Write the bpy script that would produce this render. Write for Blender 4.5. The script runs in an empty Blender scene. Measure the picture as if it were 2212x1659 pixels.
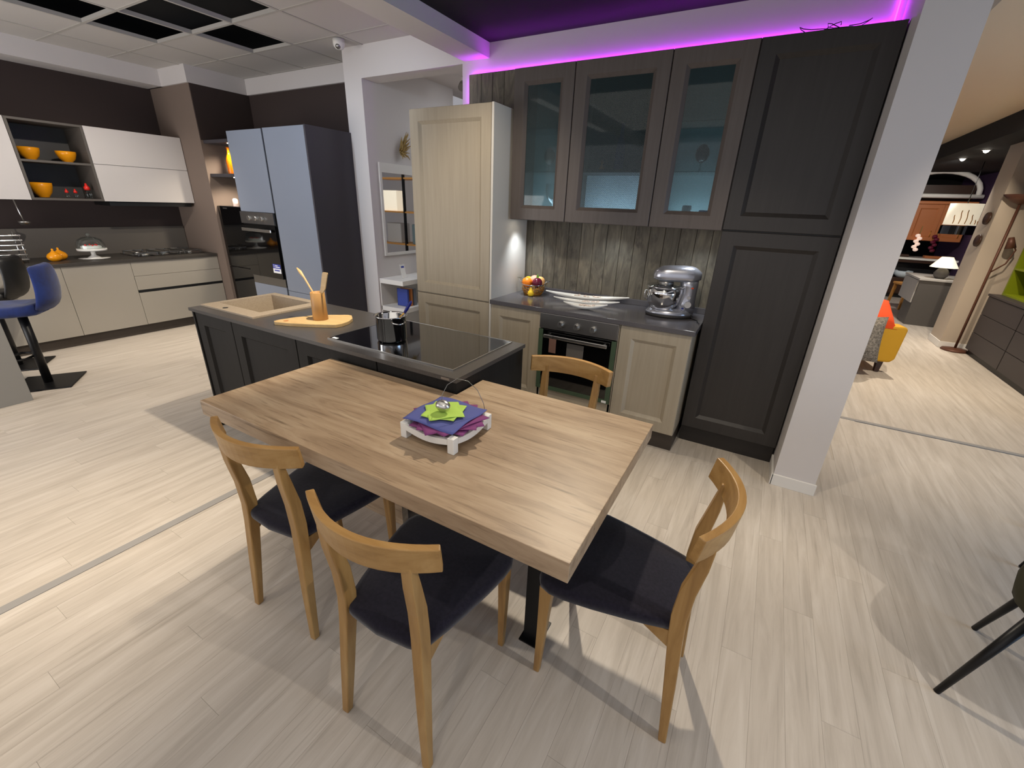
import bpy, math, random
from mathutils import Vector, Matrix
random.seed(7)
PI = math.pi
scene = bpy.context.scene
COL = scene.collection

# ------------------------------------------------------------------ camera
F_PX, W_PX = 927.634, 2212
cam_d = bpy.data.cameras.new('camera')
cam_d.sensor_fit = 'HORIZONTAL'; cam_d.sensor_width = 36.0
cam_d.lens = 36.0 * F_PX / W_PX
cam_d.clip_start = .02; cam_d.clip_end = 100
cam = bpy.data.objects.new('camera', cam_d); COL.objects.link(cam)
_yaw, _pit, _rol = (math.radians(a) for a in (29.176, -22.644, 2.2004))
_fw = Vector((-math.sin(_yaw)*math.cos(_pit), math.cos(_yaw)*math.cos(_pit), math.sin(_pit)))
_rt = Vector((math.cos(_yaw), math.sin(_yaw), 0)); _up = _rt.cross(_fw)
_r = _rt*math.cos(_rol) + _up*math.sin(_rol); _u = -_rt*math.sin(_rol) + _up*math.cos(_rol)
M = Matrix((( _r.x, _u.x, -_fw.x, 1.3579), (_r.y, _u.y, -_fw.y, -3.4296), (_r.z, _u.z, -_fw.z, 1.5679), (0, 0, 0, 1)))
cam.matrix_world = M
scene.camera = cam

# ------------------------------------------------------------------ world, lights, exposure
world = bpy.data.worlds.new('world'); scene.world = world; world.use_nodes = True
bg = world.node_tree.nodes['Background']
bg.inputs[0].default_value = (.95, .93, 1.0, 1); bg.inputs[1].default_value = .34
vs = scene.view_settings
vs.view_transform = 'Standard'; vs.look = 'None'; vs.gamma = 1.0; vs.exposure = 0.0
vs.use_curve_mapping = False
WARM = (1, .87, .69); NEUT = (1, .93, .84); COOL = (.74, .85, 1)
def spot(loc, to, watts, deg, colr=NEUT, blend=.35, rad=.03):
    d = bpy.data.lights.new('spot_light', 'SPOT'); d.energy = watts; d.color = colr
    d.spot_size = math.radians(deg); d.spot_blend = blend; d.shadow_soft_size = rad
    o = bpy.data.objects.new('spot_light', d); COL.objects.link(o); o.location = loc
    o.rotation_euler = (Vector(to) - Vector(loc)).to_track_quat('-Z', 'Y').to_euler(); return o
def area(loc, to, watts, sx, sy, colr):
    d = bpy.data.lights.new('area_light', 'AREA'); d.energy = watts; d.color = colr
    d.shape = 'RECTANGLE'; d.size = sx; d.size_y = sy
    o = bpy.data.objects.new('area_light', d); COL.objects.link(o); o.location = loc
    o.rotation_euler = (Vector(to) - Vector(loc)).to_track_quat('-Z', 'Y').to_euler(); return o
# track spots on the dark ceiling over the kitchen
spot((-.40, -1.70, 2.66), (-2.15, -2.35, 0), 235, 76, WARM, .6)
spot((.45, -.72, 2.66), (1.0, -2.10, .5), 175, 80, WARM, .8)
spot((3.3, -2.55, 2.5), (1.7, -2.75, .1), 165, 90, NEUT, .8)
spot((-.62, -4.25, 2.66), (-1.15, -3.65, 0), 190, 58, WARM, .8)
spot((-.05, -1.75, 2.66), (-.55, -.45, 1.15), 60, 66, WARM, .8)
spot((.95, -1.9, 2.66), (1.15, -.5, .3), 60, 62, WARM, .8)
spot((2.3, -1.3, 2.66), (2.3, -.35, 0), 60, 60, WARM, 1)
spot((1.2, -4.6, 2.66), (.9, -3.0, .2), 30, 100, NEUT, .9)
# left showroom bay
spot((-3.0, -1.6, 2.82), (-4.9, -1.4, .9), 130, 84, NEUT, .8)
spot((-3.2, -1.4, 2.82), (-3.7, -1.6, 0), 90, 80, WARM, .8)
spot((-2.6, -2.6, 2.82), (-3.0, -.5, 1.5), 80, 70, COOL, .8)
spot((-1.6, -1.4, 2.60), (-1.8, -.1, 2.0), 22, 90, COOL, .8)
# hall on the right
spot((2.7, 1.0, 2.62), (2.7, 1.4, 0), 200, 95, WARM, .8)
spot((2.8, 3.2, 2.62), (2.9, 3.3, 0), 230, 95, WARM, .8)
spot((3.2, 2.6, 2.6), (3.8, 4.3, 1.2), 130, 74, WARM, .8)
spot((3.5, 5.1, 2.42), (3.45, 5.3, 0), 120, 100, NEUT, .8)
spot((3.55, 6.2, 2.42), (3.9, 8.6, 1.1), 300, 80, NEUT, .8)
# added soft fill: overhead for the many shop lamps, behind the camera, left bay
area((.2, -3.6, 2.69), (.2, -3.6, 0), 22, 3.2, 2.4, (1, .93, .84))
area((.4, -6.4, 1.5), (.4, 0, 1.5), 34, 7.0, 2.4, (.97, .97, 1))
area((-3.6, -4.6, 1.0), (-4.2, -1.0, 2.6), 75, 2.6, 1.6, (1, .97, .95))
# daylight from the shop window beyond the right edge
area((5.6, -1.6, 1.0), (2.0, -.8, 0), 66, 2.2, 1.4, (.46, .69, 1))

# ------------------------------------------------------------------ materials
def lin(c):
    return tuple(((v/255)/12.92 if v/255 <= .04045 else ((v/255+.055)/1.055)**2.4) for v in c)
MATS = {}
def mat(name, rgb, rough=.5, metal=0.0, spec=.5, emit=None, estr=0, trans=0, alpha=1, coat=0, ior=1.45):
    m = bpy.data.materials.new(name); m.use_nodes = True
    b = m.node_tree.nodes['Principled BSDF']; c = (*lin(rgb), 1)
    b.inputs['Base Color'].default_value = c; b.inputs['Roughness'].default_value = rough
    b.inputs['Metallic'].default_value = metal; b.inputs['Specular IOR Level'].default_value = spec
    b.inputs['IOR'].default_value = ior
    if emit: b.inputs['Emission Color'].default_value = (*lin(emit), 1); b.inputs['Emission Strength'].default_value = estr
    if trans: b.inputs['Transmission Weight'].default_value = trans
    if coat: b.inputs['Coat Weight'].default_value = coat
    b.inputs['Alpha'].default_value = alpha
    MATS[name] = m; return m
def noisy(name, cols, scale=(1,1,1), nscale=4, rough=.5, detail=6, bump=0, dist=.3, rnd=0, spec=.5, lo=.3, hi=.7, second=None, metal=0, sheen=0):
    """colour ramp over stretched noise in object space; rnd shifts tone object by object; second=(scale,nscale,rgb,amount) a finer streak layer"""
    m = mat(name, cols[0], rough, metal, spec); nt = m.node_tree; N = nt.nodes; L = nt.links; b = N['Principled BSDF']
    if sheen: b.inputs['Sheen Weight'].default_value = sheen
    tc = N.new('ShaderNodeTexCoord'); mp = N.new('ShaderNodeMapping'); mp.inputs['Scale'].default_value = scale
    src = tc.outputs['Object']
    if rnd:
        oi = N.new('ShaderNodeObjectInfo'); ml = N.new('ShaderNodeVectorMath'); ml.operation = 'ADD'
        mu = N.new('ShaderNodeMath'); mu.operation = 'MULTIPLY'; mu.inputs[1].default_value = 37.0
        L.new(oi.outputs['Random'], mu.inputs[0]); L.new(src, ml.inputs[0]); L.new(mu.outputs[0], ml.inputs[1]); src = ml.outputs[0]
    L.new(src, mp.inputs['Vector'])
    nz = N.new('ShaderNodeTexNoise'); nz.inputs['Scale'].default_value = nscale; nz.inputs['Detail'].default_value = detail
    nz.inputs['Distortion'].default_value = dist; nz.inputs['Roughness'].default_value = .62; L.new(mp.outputs[0], nz.inputs['Vector'])
    rp = N.new('ShaderNodeValToRGB'); L.new(nz.outputs['Fac'], rp.inputs[0])
    e = rp.color_ramp.elements; e[0].position = lo; e[1].position = hi
    e[0].color = (*lin(cols[0]), 1); e[1].color = (*lin(cols[-1]), 1)
    for i, c in enumerate(cols[1:-1]):
        q = e.new(lo + (hi-lo)*(i+1)/(len(cols)-1)); q.color = (*lin(c), 1)
    out = rp.outputs[0]
    if second:
        mp2 = N.new('ShaderNodeMapping'); mp2.inputs['Scale'].default_value = second[0]; L.new(src, mp2.inputs['Vector'])
        n2 = N.new('ShaderNodeTexNoise'); n2.inputs['Scale'].default_value = second[1]; n2.inputs['Detail'].default_value = 7; n2.inputs['Roughness'].default_value = .6; L.new(mp2.outputs[0], n2.inputs['Vector'])
        r2 = N.new('ShaderNodeValToRGB'); L.new(n2.outputs['Fac'], r2.inputs[0])
        r2.color_ramp.elements[0].position = second[4] if len(second) > 4 else .56; r2.color_ramp.elements[1].position = (second[4] if len(second) > 4 else .56)+.14
        mm = N.new('ShaderNodeMath'); mm.operation = 'MULTIPLY'; mm.inputs[1].default_value = second[3]; L.new(r2.outputs[0], mm.inputs[0])
        mx = N.new('ShaderNodeMix'); mx.data_type = 'RGBA'; L.new(mm.outputs[0], mx.inputs[0]); L.new(out, mx.inputs[6]); mx.inputs[7].default_value = (*lin(second[2]), 1); out = mx.outputs[2]
    if rnd:
        hs = N.new('ShaderNodeHueSaturation'); mr = N.new('ShaderNodeMapRange'); mr.inputs['To Min'].default_value = 1-rnd; mr.inputs['To Max'].default_value = 1+rnd
        L.new(oi.outputs['Random'], mr.inputs[0]); L.new(mr.outputs[0], hs.inputs['Value']); L.new(out, hs.inputs['Color']); out = hs.outputs[0]
    L.new(out, b.inputs['Base Color'])
    if bump:
        bp = N.new('ShaderNodeBump'); bp.inputs['Strength'].default_value = bump; bp.inputs['Distance'].default_value = .01
        L.new(nz.outputs['Fac'], bp.inputs['Height']); L.new(bp.outputs[0], b.inputs['Normal'])
    return m
FLOORC = [(178,168,156), (194,184,172), (206,197,186)]
noisy('plank', FLOORC, (7, .55, 1), 3.2, .42, 8, .03, .6, .028, lo=.30, hi=.70, second=((22, .6, 1), 4, (138,127,115), .42, .58))
noisy('floor', FLOORC, (7, .55, 1), 3.2, .42, 8, 0, .6, lo=.30, hi=.70, second=((22, .6, 1), 4, (138,127,115), .42, .58))
noisy('table_oak', [(132,109,85), (164,140,113), (180,158,131)], (.9, 6.5, 6.5), 2.0, .42, 12, .06, 1.2, lo=.30, hi=.68, second=((2.2, 44, 30), 2.2, (100,80,59), .75, .55))
noisy('chair_oak', [(138,102,56), (160,122,70), (172,136,84)], (9, 9, 1.2), 2.2, .38, 6, 0, .5, lo=.3, hi=.7)
noisy('rail_oak', [(138,102,56), (160,122,70), (174,138,86)], (1.2, 9, 10), 2.2, .38, 6, 0, .5, lo=.3, hi=.7)
noisy('seat_fabric', [(25,23,32), (35,32,43)], (1,1,1), 90, .95, 3, .05, sheen=.25, spec=.1)
noisy('beige', [(160,149,130), (170,159,140)], (14, 14, .7), 3, .48, 4, .03, .2)
noisy('beige_h', [(160,149,130), (170,159,140)], (.7, 14, 14), 3, .48, 4, .03, .2)
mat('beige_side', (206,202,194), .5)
noisy('anthracite', [(44,41,40), (50,47,46)], (14, 14, .7), 3, .46, 4, .03, .2)
noisy('island_shaded', [(33,31,29), (38,36,34)], (14, 14, .7), 3, .6, 4, .03, .2, spec=.18)  # anthracite copy with the table's shade darkened into its colour
noisy('mocha', [(82,74,70), (90,82,78)], (14, 14, .7), 3, .42, 4, .03, .2)
noisy('mocha_h', [(82,74,70), (90,82,78)], (.7, 14, 14), 3, .42, 4, .03, .2)
noisy('worktop', [(84,82,86), (92,90,94)], (1,1,1), 160, .16, 2, 0, spec=.6)
noisy('island_top', [(66,63,61), (74,71,69)], (1,1,1), 160, .28, 2, 0, spec=.5)
noisy('board', [(68,64,56), (100,94,82), (128,120,104)], (7, 7, 1.5), 2.2, .6, 8, .08, 1.6, .16, lo=.26, hi=.74, second=((7, 7, 4), 1.5, (44,41,40), .8, .62))
mat('white_wall', (205,200,198), .8); mat('white_paint', (222,219,214), .6)
mat('ceiling_tile', (190,186,182), .85); mat('ceiling_grid', (178,174,168), .6)
mat('dark_ceiling', (16,15,18), .8); mat('black_void', (6,6,7), .9)
mat('brown_wall', (58,47,44), .85); mat('taupe_wall', (118,103,93), .8)
mat('steel', (206,204,200), .30, 1); mat('brushed', (150,148,146), .36, 1); mat('chrome', (225,225,225), .08, 1)
mat('black_glass', (6,6,7), .05, 0, .6, coat=.5); mat('black', (14,14,15), .45); mat('black_metal', (18,18,20), .4, .3)
mat('green_film', (64,82,62), .5); mat('white_gloss', (240,238,232), .12); mat('white_matt', (232,230,224), .5)
mat('lacquer_grey', (150,144,134), .5); mat('lacquer_white', (196,190,186), .45); mat('tall_grey', (128,134,146), .42); mat('dark_side', (60,57,62), .5)
mat('dark_top', (58,54,50), .45); mat('backsplash', (84,78,72), .6); mat('plinth_dark', (62,54,47), .5); mat('plinth_black', (40,36,34), .5)
noisy('sink_stone', [(150,136,118), (174,160,141)], (1,1,1), 220, .55, 2)
mat('bamboo', (180,136,80), .45); noisy('board_wood', [(188,156,106), (206,176,126)], (2,14,14), 3, .45)
mat('orange_glaze', (232,150,20), .2); mat('orange_clear', (236,130,10), .08, trans=.55)
mat('glass', (245,250,250), .02, trans=1.0); mat('red', (214,40,30), .4)
noisy('velvet_blue', [(5,19,62), (12,40,106)], (1,1,1), 8, .85, 3, 0, sheen=.15)
mat('olive_velvet', (44,42,24), .9); mat('mustard', (196,146,30), .8); mat('orange_cloth', (214,70,18), .85)
noisy('fur', [(58,52,46), (150,140,126)], (1,1,1), 45, .95, 4, .3)
mat('mirror', (240,240,240), .02, 1); mat('book_blue', (52,70,150), .6); mat('book_tan', (176,112,62), .6); mat('book_grey', (120,128,140), .6); mat('paper', (238,238,236), .7)
mat('straw', (158,132,80), .9); mat('napkin_purple', (124,60,112), .9); mat('napkin_blue', (84,90,150), .9); mat('napkin_green', (172,206,92), .9)
mat('wire_gold', (226,172,84), .35, 1); mat('peach', (244,166,140), .45); mat('orange_fruit', (244,134,22), .45); mat('lemon', (248,206,46), .4); mat('plum', (98,24,48), .15); mat('leaf', (122,186,60), .5); mat('apricot', (248,190,120), .45)
noisy('potpourri', [(238,228,214), (214,186,174)], (1,1,1), 60, .8)
mat('mixer', (176,178,188), .26, .75); mat('cherry', (176,108,64), .35); mat('dark_wood', (58,36,24), .4); mat('oak_far', (196,140,72), .5)
mat('purple_wall', (62,40,72), .8); mat('column', (176,162,146), .8); mat('chest', (54,48,48), .5); mat('lime', (112,122,18), .35); mat('copper', (92,58,44), .5, .3)
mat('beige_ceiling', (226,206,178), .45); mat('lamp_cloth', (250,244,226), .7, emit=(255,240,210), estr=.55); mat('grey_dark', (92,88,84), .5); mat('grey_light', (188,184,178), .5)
mat('led_purple', (200,60,255), .5, emit=(196,40,255), estr=60); mat('led_purple_dim', (200,60,255), .5, emit=(196,40,255), estr=10); mat('led_white', (255,250,240), .5, emit=(255,244,225), estr=14)
mat('led_blue', (200,230,255), .5, emit=(190,225,255), estr=3.0)
mat('strip', (150,147,144), .45); mat('skirting_brown', (120,96,70), .7); mat('navy', (24,34,120), .35); mat('cobalt', (10,30,110), .12)
mat('vit_teal', (108,126,128), .5); mat('vit_dark', (44,42,44), .5); mat('vit_white', (200,212,220), .5)
mat('grey_bar', (128,126,122), .55); mat('candle', (250,224,210), .5, emit=(255,220,200), estr=.4)
mat('tag_brown', (112,82,70), .7); mat('label_blue', (60,70,160), .5); mat('screen_dark', (70,72,82), .5); mat('window_glow', (190,220,240), .5, emit=(186,216,240), estr=.9)
mat('clear_plastic', (250,250,250), .15, alpha=.25)
def pane_material():
    m = bpy.data.materials.new('patterned_glass'); m.use_nodes = True; nt = m.node_tree; N = nt.nodes; L = nt.links
    N.remove(N['Principled BSDF']); out = N['Material Output']
    tc = N.new('ShaderNodeTexCoord'); sp = N.new('ShaderNodeSeparateXYZ'); L.new(tc.outputs['Object'], sp.inputs[0])
    def math_(op, a, b=None):
        n = N.new('ShaderNodeMath'); n.operation = op
        (L.new(a, n.inputs[0]) if not isinstance(a, (int, float)) else n.inputs[0].__setattr__('default_value', a))
        if b is not None: (L.new(b, n.inputs[1]) if not isinstance(b, (int, float)) else n.inputs[1].__setattr__('default_value', b))
        return n.outputs[0]
    k = 2*PI/.0135
    a = math_('MULTIPLY', sp.outputs['X'], k); c = math_('MULTIPLY', sp.outputs['Z'], k*.62)
    s1 = math_('ABSOLUTE', math_('SINE', math_('ADD', a, c))); s2 = math_('ABSOLUTE', math_('SINE', math_('SUBTRACT', a, c)))
    ln = math_('LESS_THAN', math_('MINIMUM', s1, s2), .30)
    tr = N.new('ShaderNodeBsdfTransparent'); tr.inputs[0].default_value = (.66, .74, .76, 1)
    gl = N.new('ShaderNodeBsdfGlossy'); gl.inputs['Roughness'].default_value = .03; gl.inputs[0].default_value = (.55, .55, .55, 1)
    df = N.new('ShaderNodeBsdfDiffuse'); df.inputs[0].default_value = (.06, .085, .09, 1)
    fr = N.new('ShaderNodeFresnel'); fr.inputs[0].default_value = 1.45
    m1 = N.new('ShaderNodeMixShader'); m2 = N.new('ShaderNodeMixShader')
    L.new(ln, m1.inputs[0]); L.new(tr.outputs[0], m1.inputs[1]); L.new(df.outputs[0], m1.inputs[2])
    L.new(fr.outputs[0], m2.inputs[0]); L.new(m1.outputs[0], m2.inputs[1]); L.new(gl.outputs[0], m2.inputs[2])
    L.new(m2.outputs[0], out.inputs[0]); MATS['patterned_glass'] = m
pane_material()
def clear_glass():
    m = bpy.data.materials.new('thin_glass'); m.use_nodes = True; nt = m.node_tree; N = nt.nodes; L = nt.links
    N.remove(N['Principled BSDF']); out = N['Material Output']
    tr = N.new('ShaderNodeBsdfTransparent'); tr.inputs[0].default_value = (.9, .95, .95, 1)
    gl = N.new('ShaderNodeBsdfGlossy'); gl.inputs['Roughness'].default_value = .02
    lw = N.new('ShaderNodeLayerWeight'); lw.inputs[0].default_value = .35
    mx = N.new('ShaderNodeMixShader'); L.new(lw.outputs['Facing'], mx.inputs[0]); L.new(tr.outputs[0], mx.inputs[1]); L.new(gl.outputs[0], mx.inputs[2])
    L.new(mx.outputs[0], out.inputs[0]); MATS['thin_glass'] = m
clear_glass()

# ------------------------------------------------------------------ mesh helpers
class MB:
    def __init__(s): s.v = []; s.f = []; s.s = []
    def add(s, vs, fs, smooth=False):
        o = len(s.v); s.v += [tuple(p) for p in vs]; s.f += [tuple(i+o for i in f) for f in fs]; s.s += [smooth]*len(fs); return s
    def box(s, x0, x1, y0, y1, z0, z1):
        return s.add([(x0,y0,z0),(x1,y0,z0),(x1,y1,z0),(x0,y1,z0),(x0,y0,z1),(x1,y0,z1),(x1,y1,z1),(x0,y1,z1)],
                     [(0,3,2,1),(4,5,6,7),(0,1,5,4),(1,2,6,5),(2,3,7,6),(3,0,4,7)])
    def loft(s, rings, cap=True, smooth=False, closed=True):
        n = len(rings[0]); vs = [p for r in rings for p in r]; fs = []
        for i in range(len(rings)-1):
            for j in range(n if closed else n-1):
                k = (j+1) % n; fs.append((i*n+j, i*n+k, (i+1)*n+k, (i+1)*n+j))
        s.add(vs, fs, smooth)
        if cap:
            o = len(s.v)-len(vs)
            s.f.append(tuple(o+j for j in reversed(range(n)))); s.s.append(False)
            s.f.append(tuple(o+(len(rings)-1)*n+j for j in range(n))); s.s.append(False)
        return s
    def prism(s, pts, z0, z1): return s.loft([[(x,y,z0) for x,y in pts], [(x,y,z1) for x,y in pts]])
    def prism_x(s, pts, x0, x1): return s.loft([[(x0,y,z) for y,z in pts], [(x1,y,z) for y,z in pts]])
    def prism_y(s, pts, y0, y1): return s.loft([[(x,y0,z) for x,z in pts], [(x,y1,z) for x,z in pts]])
    def lathe(s, prof, c=(0,0,0), n=24, smooth=True, sx=1, sy=1, cap=True):
        rings = [[(c[0]+sx*r*math.cos(2*PI*j/n), c[1]+sy*r*math.sin(2*PI*j/n), c[2]+z) for j in range(n)] for r, z in prof]
        return s.loft(rings, cap, smooth)
    def ball(s, c, r, n=20, m=12):
        r = (r, r, r) if isinstance(r, (int, float)) else r
        return s.loft([[(c[0]+r[0]*math.sin(max(.02, min(PI-.02, PI*i/m)))*math.cos(2*PI*j/n), c[1]+r[1]*math.sin(max(.02, min(PI-.02, PI*i/m)))*math.sin(2*PI*j/n), c[2]-r[2]*math.cos(PI*i/m)) for j in range(n)] for i in range(m+1)], True, True)
    def tube(s, pts, r, n=8, smooth=True, rect=None, cap=True):
        pts = [Vector(p) for p in pts]; rings = []; prev = None
        for i, p in enumerate(pts):
            t = (pts[min(i+1, len(pts)-1)] - pts[max(i-1, 0)]).normalized()
            if prev is None:
                a = Vector((0,0,1)) if abs(t.z) < .9 else Vector((1,0,0)); a = (a - t*a.dot(t)).normalized()
            else: a = (prev - t*prev.dot(t)).normalized()
            prev = a; b = t.cross(a); rr = r[i] if isinstance(r, (list, tuple)) else r
            rings.append([p + (a*math.cos(2*PI*j/n) + b*math.sin(2*PI*j/n))*rr for j in range(n)])
        return s.loft(rings, cap, smooth)
    def legpath(s, pts, sizes):
        """rectangular horizontal sections through pts; sizes (wx, wy) per point"""
        rings = []
        for (x,y,z), (a,b) in zip(pts, sizes): rings.append([(x-a/2,y-b/2,z),(x+a/2,y-b/2,z),(x+a/2,y+b/2,z),(x-a/2,y+b/2,z)])
        return s.loft(rings)
    def build(s, name, m, parent=None, loc=(0,0,0), rotz=0, bevel=0, seg=2, sub=0):
        me = bpy.data.meshes.new(name); me.from_pydata(s.v, [], s.f); me.update()
        me.polygons.foreach_set('use_smooth', s.s)
        me.materials.append(MATS[m]); o = bpy.data.objects.new(name, me); COL.objects.link(o)
        o.location = loc; o.rotation_euler = (0,0,rotz)
        if parent: o.parent = parent
        if bevel:
            b = o.modifiers.new('bevel', 'BEVEL'); b.width = bevel; b.segments = seg; b.limit_method = 'ANGLE'; b.angle_limit = math.radians(35)
        if sub:
            q = o.modifiers.new('sub', 'SUBSURF'); q.levels = sub; q.render_levels = sub
        return o
def tag(o, label, cat, group=None, kind=None):
    o['label'] = label; o['category'] = cat
    if group: o['group'] = group
    if kind: o['kind'] = kind
    return o
def struct(o, label=None):
    o['kind'] = 'structure'
    if label: o['label'] = label
    return o
def thing(name, label, cat, loc=(0,0,0), rotz=0, group=None):
    o = bpy.data.objects.new(name, None); o.empty_display_size = .1; COL.objects.link(o); o.location = loc; o.rotation_euler = (0,0,rotz)
    return tag(o, label, cat, group)
def B(*a): return MB().box(*a)
def copy_tree(o, parent=None):
    c = o.copy(); COL.objects.link(c)
    if parent: c.parent = parent
    for ch in list(o.children): copy_tree(ch, c)
    return c
def text(s, size, m, parent=None, loc=(0,0,0), rot=(PI/2,0,0), name='lettering', align='CENTER'):
    cu = bpy.data.curves.new(name, 'FONT'); cu.body = s; cu.size = size; cu.extrude = .0003; cu.align_x = align; cu.align_y = 'CENTER'
    tmp = bpy.data.objects.new(name, cu); COL.objects.link(tmp); bpy.context.view_layer.update()
    me = bpy.data.meshes.new_from_object(tmp.evaluated_get(bpy.context.evaluated_depsgraph_get())); me.materials.clear(); me.materials.append(MATS[m])
    bpy.data.objects.remove(tmp); o = bpy.data.objects.new(name, me); COL.objects.link(o); o.location = loc; o.rotation_euler = rot
    if parent: o.parent = parent
    return o
def ringdoor(par, x0, x1, z0, z1, y, m, fr=.080, ch=.022, rec=.017, th=.022, pane=None, name='door', panel_m=None):
    """framed cabinet door facing -Y: chamfered frame with a recessed centre panel (or a pane) as its child"""
    def rect(i, yy): return [(x0+i, yy, z0+i), (x1-i, yy, z0+i), (x1-i, yy, z1-i), (x0+i, yy, z1-i)]
    b = MB(); e = .0025
    b.loft([rect(0, y+th), rect(0, y+e), rect(e, y), rect(fr, y), rect(fr+ch, y+rec), rect(fr+ch, y+th)], cap=False)
    o0 = 0; n = 20
    b.f += [(j, (j+1) % 4, 20+(j+1) % 4, 20+j) for j in range(4)]; b.s += [False]*4
    d = b.build(name, m, par)
    if pane: B(x0+fr+ch, x1-fr-ch, y+rec+.001, y+rec+.005, z0+fr+ch, z1-fr-ch).build('glass_pane', pane, d)
    else: B(x0+fr+ch-.001, x1-fr-ch+.001, y+rec, y+th-.001, z0+fr+ch-.001, z1-fr-ch+.001).build('panel', panel_m or m, d)
    return d

# ================================================================== THE SETTING
floor = struct(MB().box(-6.2, 7.5, -6.5, 11, -.06, -.003).build('floor', 'floor'))
PW, PL = .1075, 1.25
plank_mesh = None
nplank = 0
for i in range(-29, 26):
    x = -.5045 + PW*i
    off = ((i*7) % 11)/11*PL
    for k in range(5):
        y0 = -4.6 + off + k*PL - PL
        if y0 + PL < -3.6 or y0 > .75: continue
        if x < -2.2 and y0+PL < -2.7: continue
        if x > 2.2 and y0+PL < -2.0: continue
        if x < -1.0 and y0 + PL < -3.2: continue
        if y0 > -.1 and -2.4 < x < 2.0: continue
        if plank_mesh is None:
            p = MB().box(.00025, PW-.00025, .0003, PL-.0003, -.0032, 0).build('plank', 'plank', floor); plank_mesh = p.data
        else:
            p = bpy.data.objects.new('plank', plank_mesh); COL.objects.link(p); p.parent = floor
        p.location = (x, y0, 0); nplank += 1
B(-1.0, -.955, -4.5, -2.10, 0, .004).build('joint_strip', 'strip', floor)
B(1.95, 5.0, .80, .842, 0, .004).build('joint_strip', 'strip', floor)

# kitchen back wall with the opening at its left
w = MB(); w.box(-1.13, 2.0, 0, .2, 0, 2.9); w.box(-2.29, -1.13, 0, .2, 2.607, 2.9); w.box(-2.52, -2.29, 0, 1.4, 0, 2.9)
wall_back = struct(w.build('wall_back', 'white_wall'), 'white plastered wall with an opening beside the beige cabinet')
bx = -.382 - .1065*6
for k in range(23):
    x0 = bx + .1065*k
    x1 = min(x0+.1045, 1.66)
    if k == 0: x0 = -1.035
    B(x0, x1, -.045+random.uniform(0, .002), -.024, .86, 2.515).build('board', 'board', wall_back, bevel=.002, seg=1)
struct(B(-4.63, -2.52, .344, .5, 0, 2.9).build('wall_bay', 'brown_wall'), 'dark brown wall behind the tall grey units')
struct(B(-5.7, -5.5, -5.0, .5, 0, 2.9).build('wall_left', 'brown_wall'), 'dark brown wall above the white wall units')
struct(B(-5.498, -4.63, -.33, .5, 0, 2.9).build('wall_pier', 'taupe_wall'), 'taupe pier at the end of the grey base units')
tr = MB(); tr.box(-5.5, -5.18, -5, -.33, 2.69, 2.86); tr.box(-5.5, -4.61, -.35, .344, 2.69, 2.86); tr.box(-4.63, -2.52, .315, .344, 2.69, 2.86)
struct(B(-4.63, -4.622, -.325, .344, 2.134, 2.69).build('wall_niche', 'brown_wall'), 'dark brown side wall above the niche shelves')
struct(tr.build('trim_1', 'white_wall'), 'white cornice under the tiled ceiling')
struct(B(1.69, 1.91, -.62, 1.9, 0, 3.0).build('wall_pillar', 'white_wall'), 'white pillar beside the tall dark cabinet')
bb = MB(); bb.box(1.682, 1.918, -.632, -.62, 0, .075); bb.box(1.678, 1.69, -.632, -.36, 0, .075)
struct(bb.build('baseboard_pillar', 'white_paint', bevel=.002), 'white skirting around the foot of the pillar')
struct(B(1.91, 1.93, -.45, 1.9, 0, .07).build('baseboard_hall', 'skirting_brown'), 'brown skirting along the hall side of the pillar wall')
# beam
struct(B(-1.11, -.87, -6, 0, 2.62, 2.9).build('trim_2', 'white_wall'), 'white beam between the dark and the tiled ceilings')
struct(B(-.87, 2.13, -6, .2, 2.72, 2.9).build('ceiling', 'dark_ceiling'), 'black ceiling over the kitchen')
# tiled ceiling of the left bay: white tiles, thin grid, open black cells
tc = struct(B(-5.7, -1.11, -6, .5, 3.05, 3.1).build('ceiling_bay', 'black_void'), 'suspended tile ceiling with open black cells')
GX0, GY0, GX, GY = -3.475, -.80, .614, .548
openc = {(0,0), (0,-1), (-1,-1), (1,-1), (0,-2), (1,-2), (-1,-3), (0,-4), (1,-4)}
openc = {(-1,-1), (0,0), (0,-1), (-1,-2+0), (0,-2), (1,-1)}
OPEN = {(-1,0), (-1,-1), (0,-1), (-2,-1), (-1,-3), (0,-3), (1,-2)}
tile_mesh = None
def tile_cells():
    for i in range(-4, 5):
        for j in range(-8, 3):
            yield i, j
GRIDZ = 2.855
OPEN = {(-1,-1), (0,0), (0,-1), (1,-1), (-1,-2), (0,-3)}
for i, j in tile_cells():
    x0, y0 = GX0+GX*i, GY0+GY*j
    x1, y1 = min(x0+GX, -1.11), min(y0+GY, .33)
    if x1-x0 < .05 or y1-y0 < .05 or x1 < -5.4: continue
    if (i, j) in OPEN: continue
    B(x0+.012, x1-.012, y0+.012, y1-.012, GRIDZ+.004, GRIDZ+.016).build('tile', 'ceiling_tile', tc)
for i in range(-4, 5):
    x = GX0+GX*i
    if -5.5 < x < -1.12: B(x-.012, x+.012, -5.2, .34, GRIDZ, GRIDZ+.03).build('grid_bar', 'ceiling_grid', tc)
for j in range(-8, 3):
    y = GY0+GY*j
    if y < .34: B(-5.5, -1.11, y-.012, y+.012, GRIDZ+.001, GRIDZ+.029).build('grid_bar', 'ceiling_grid', tc)
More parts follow.
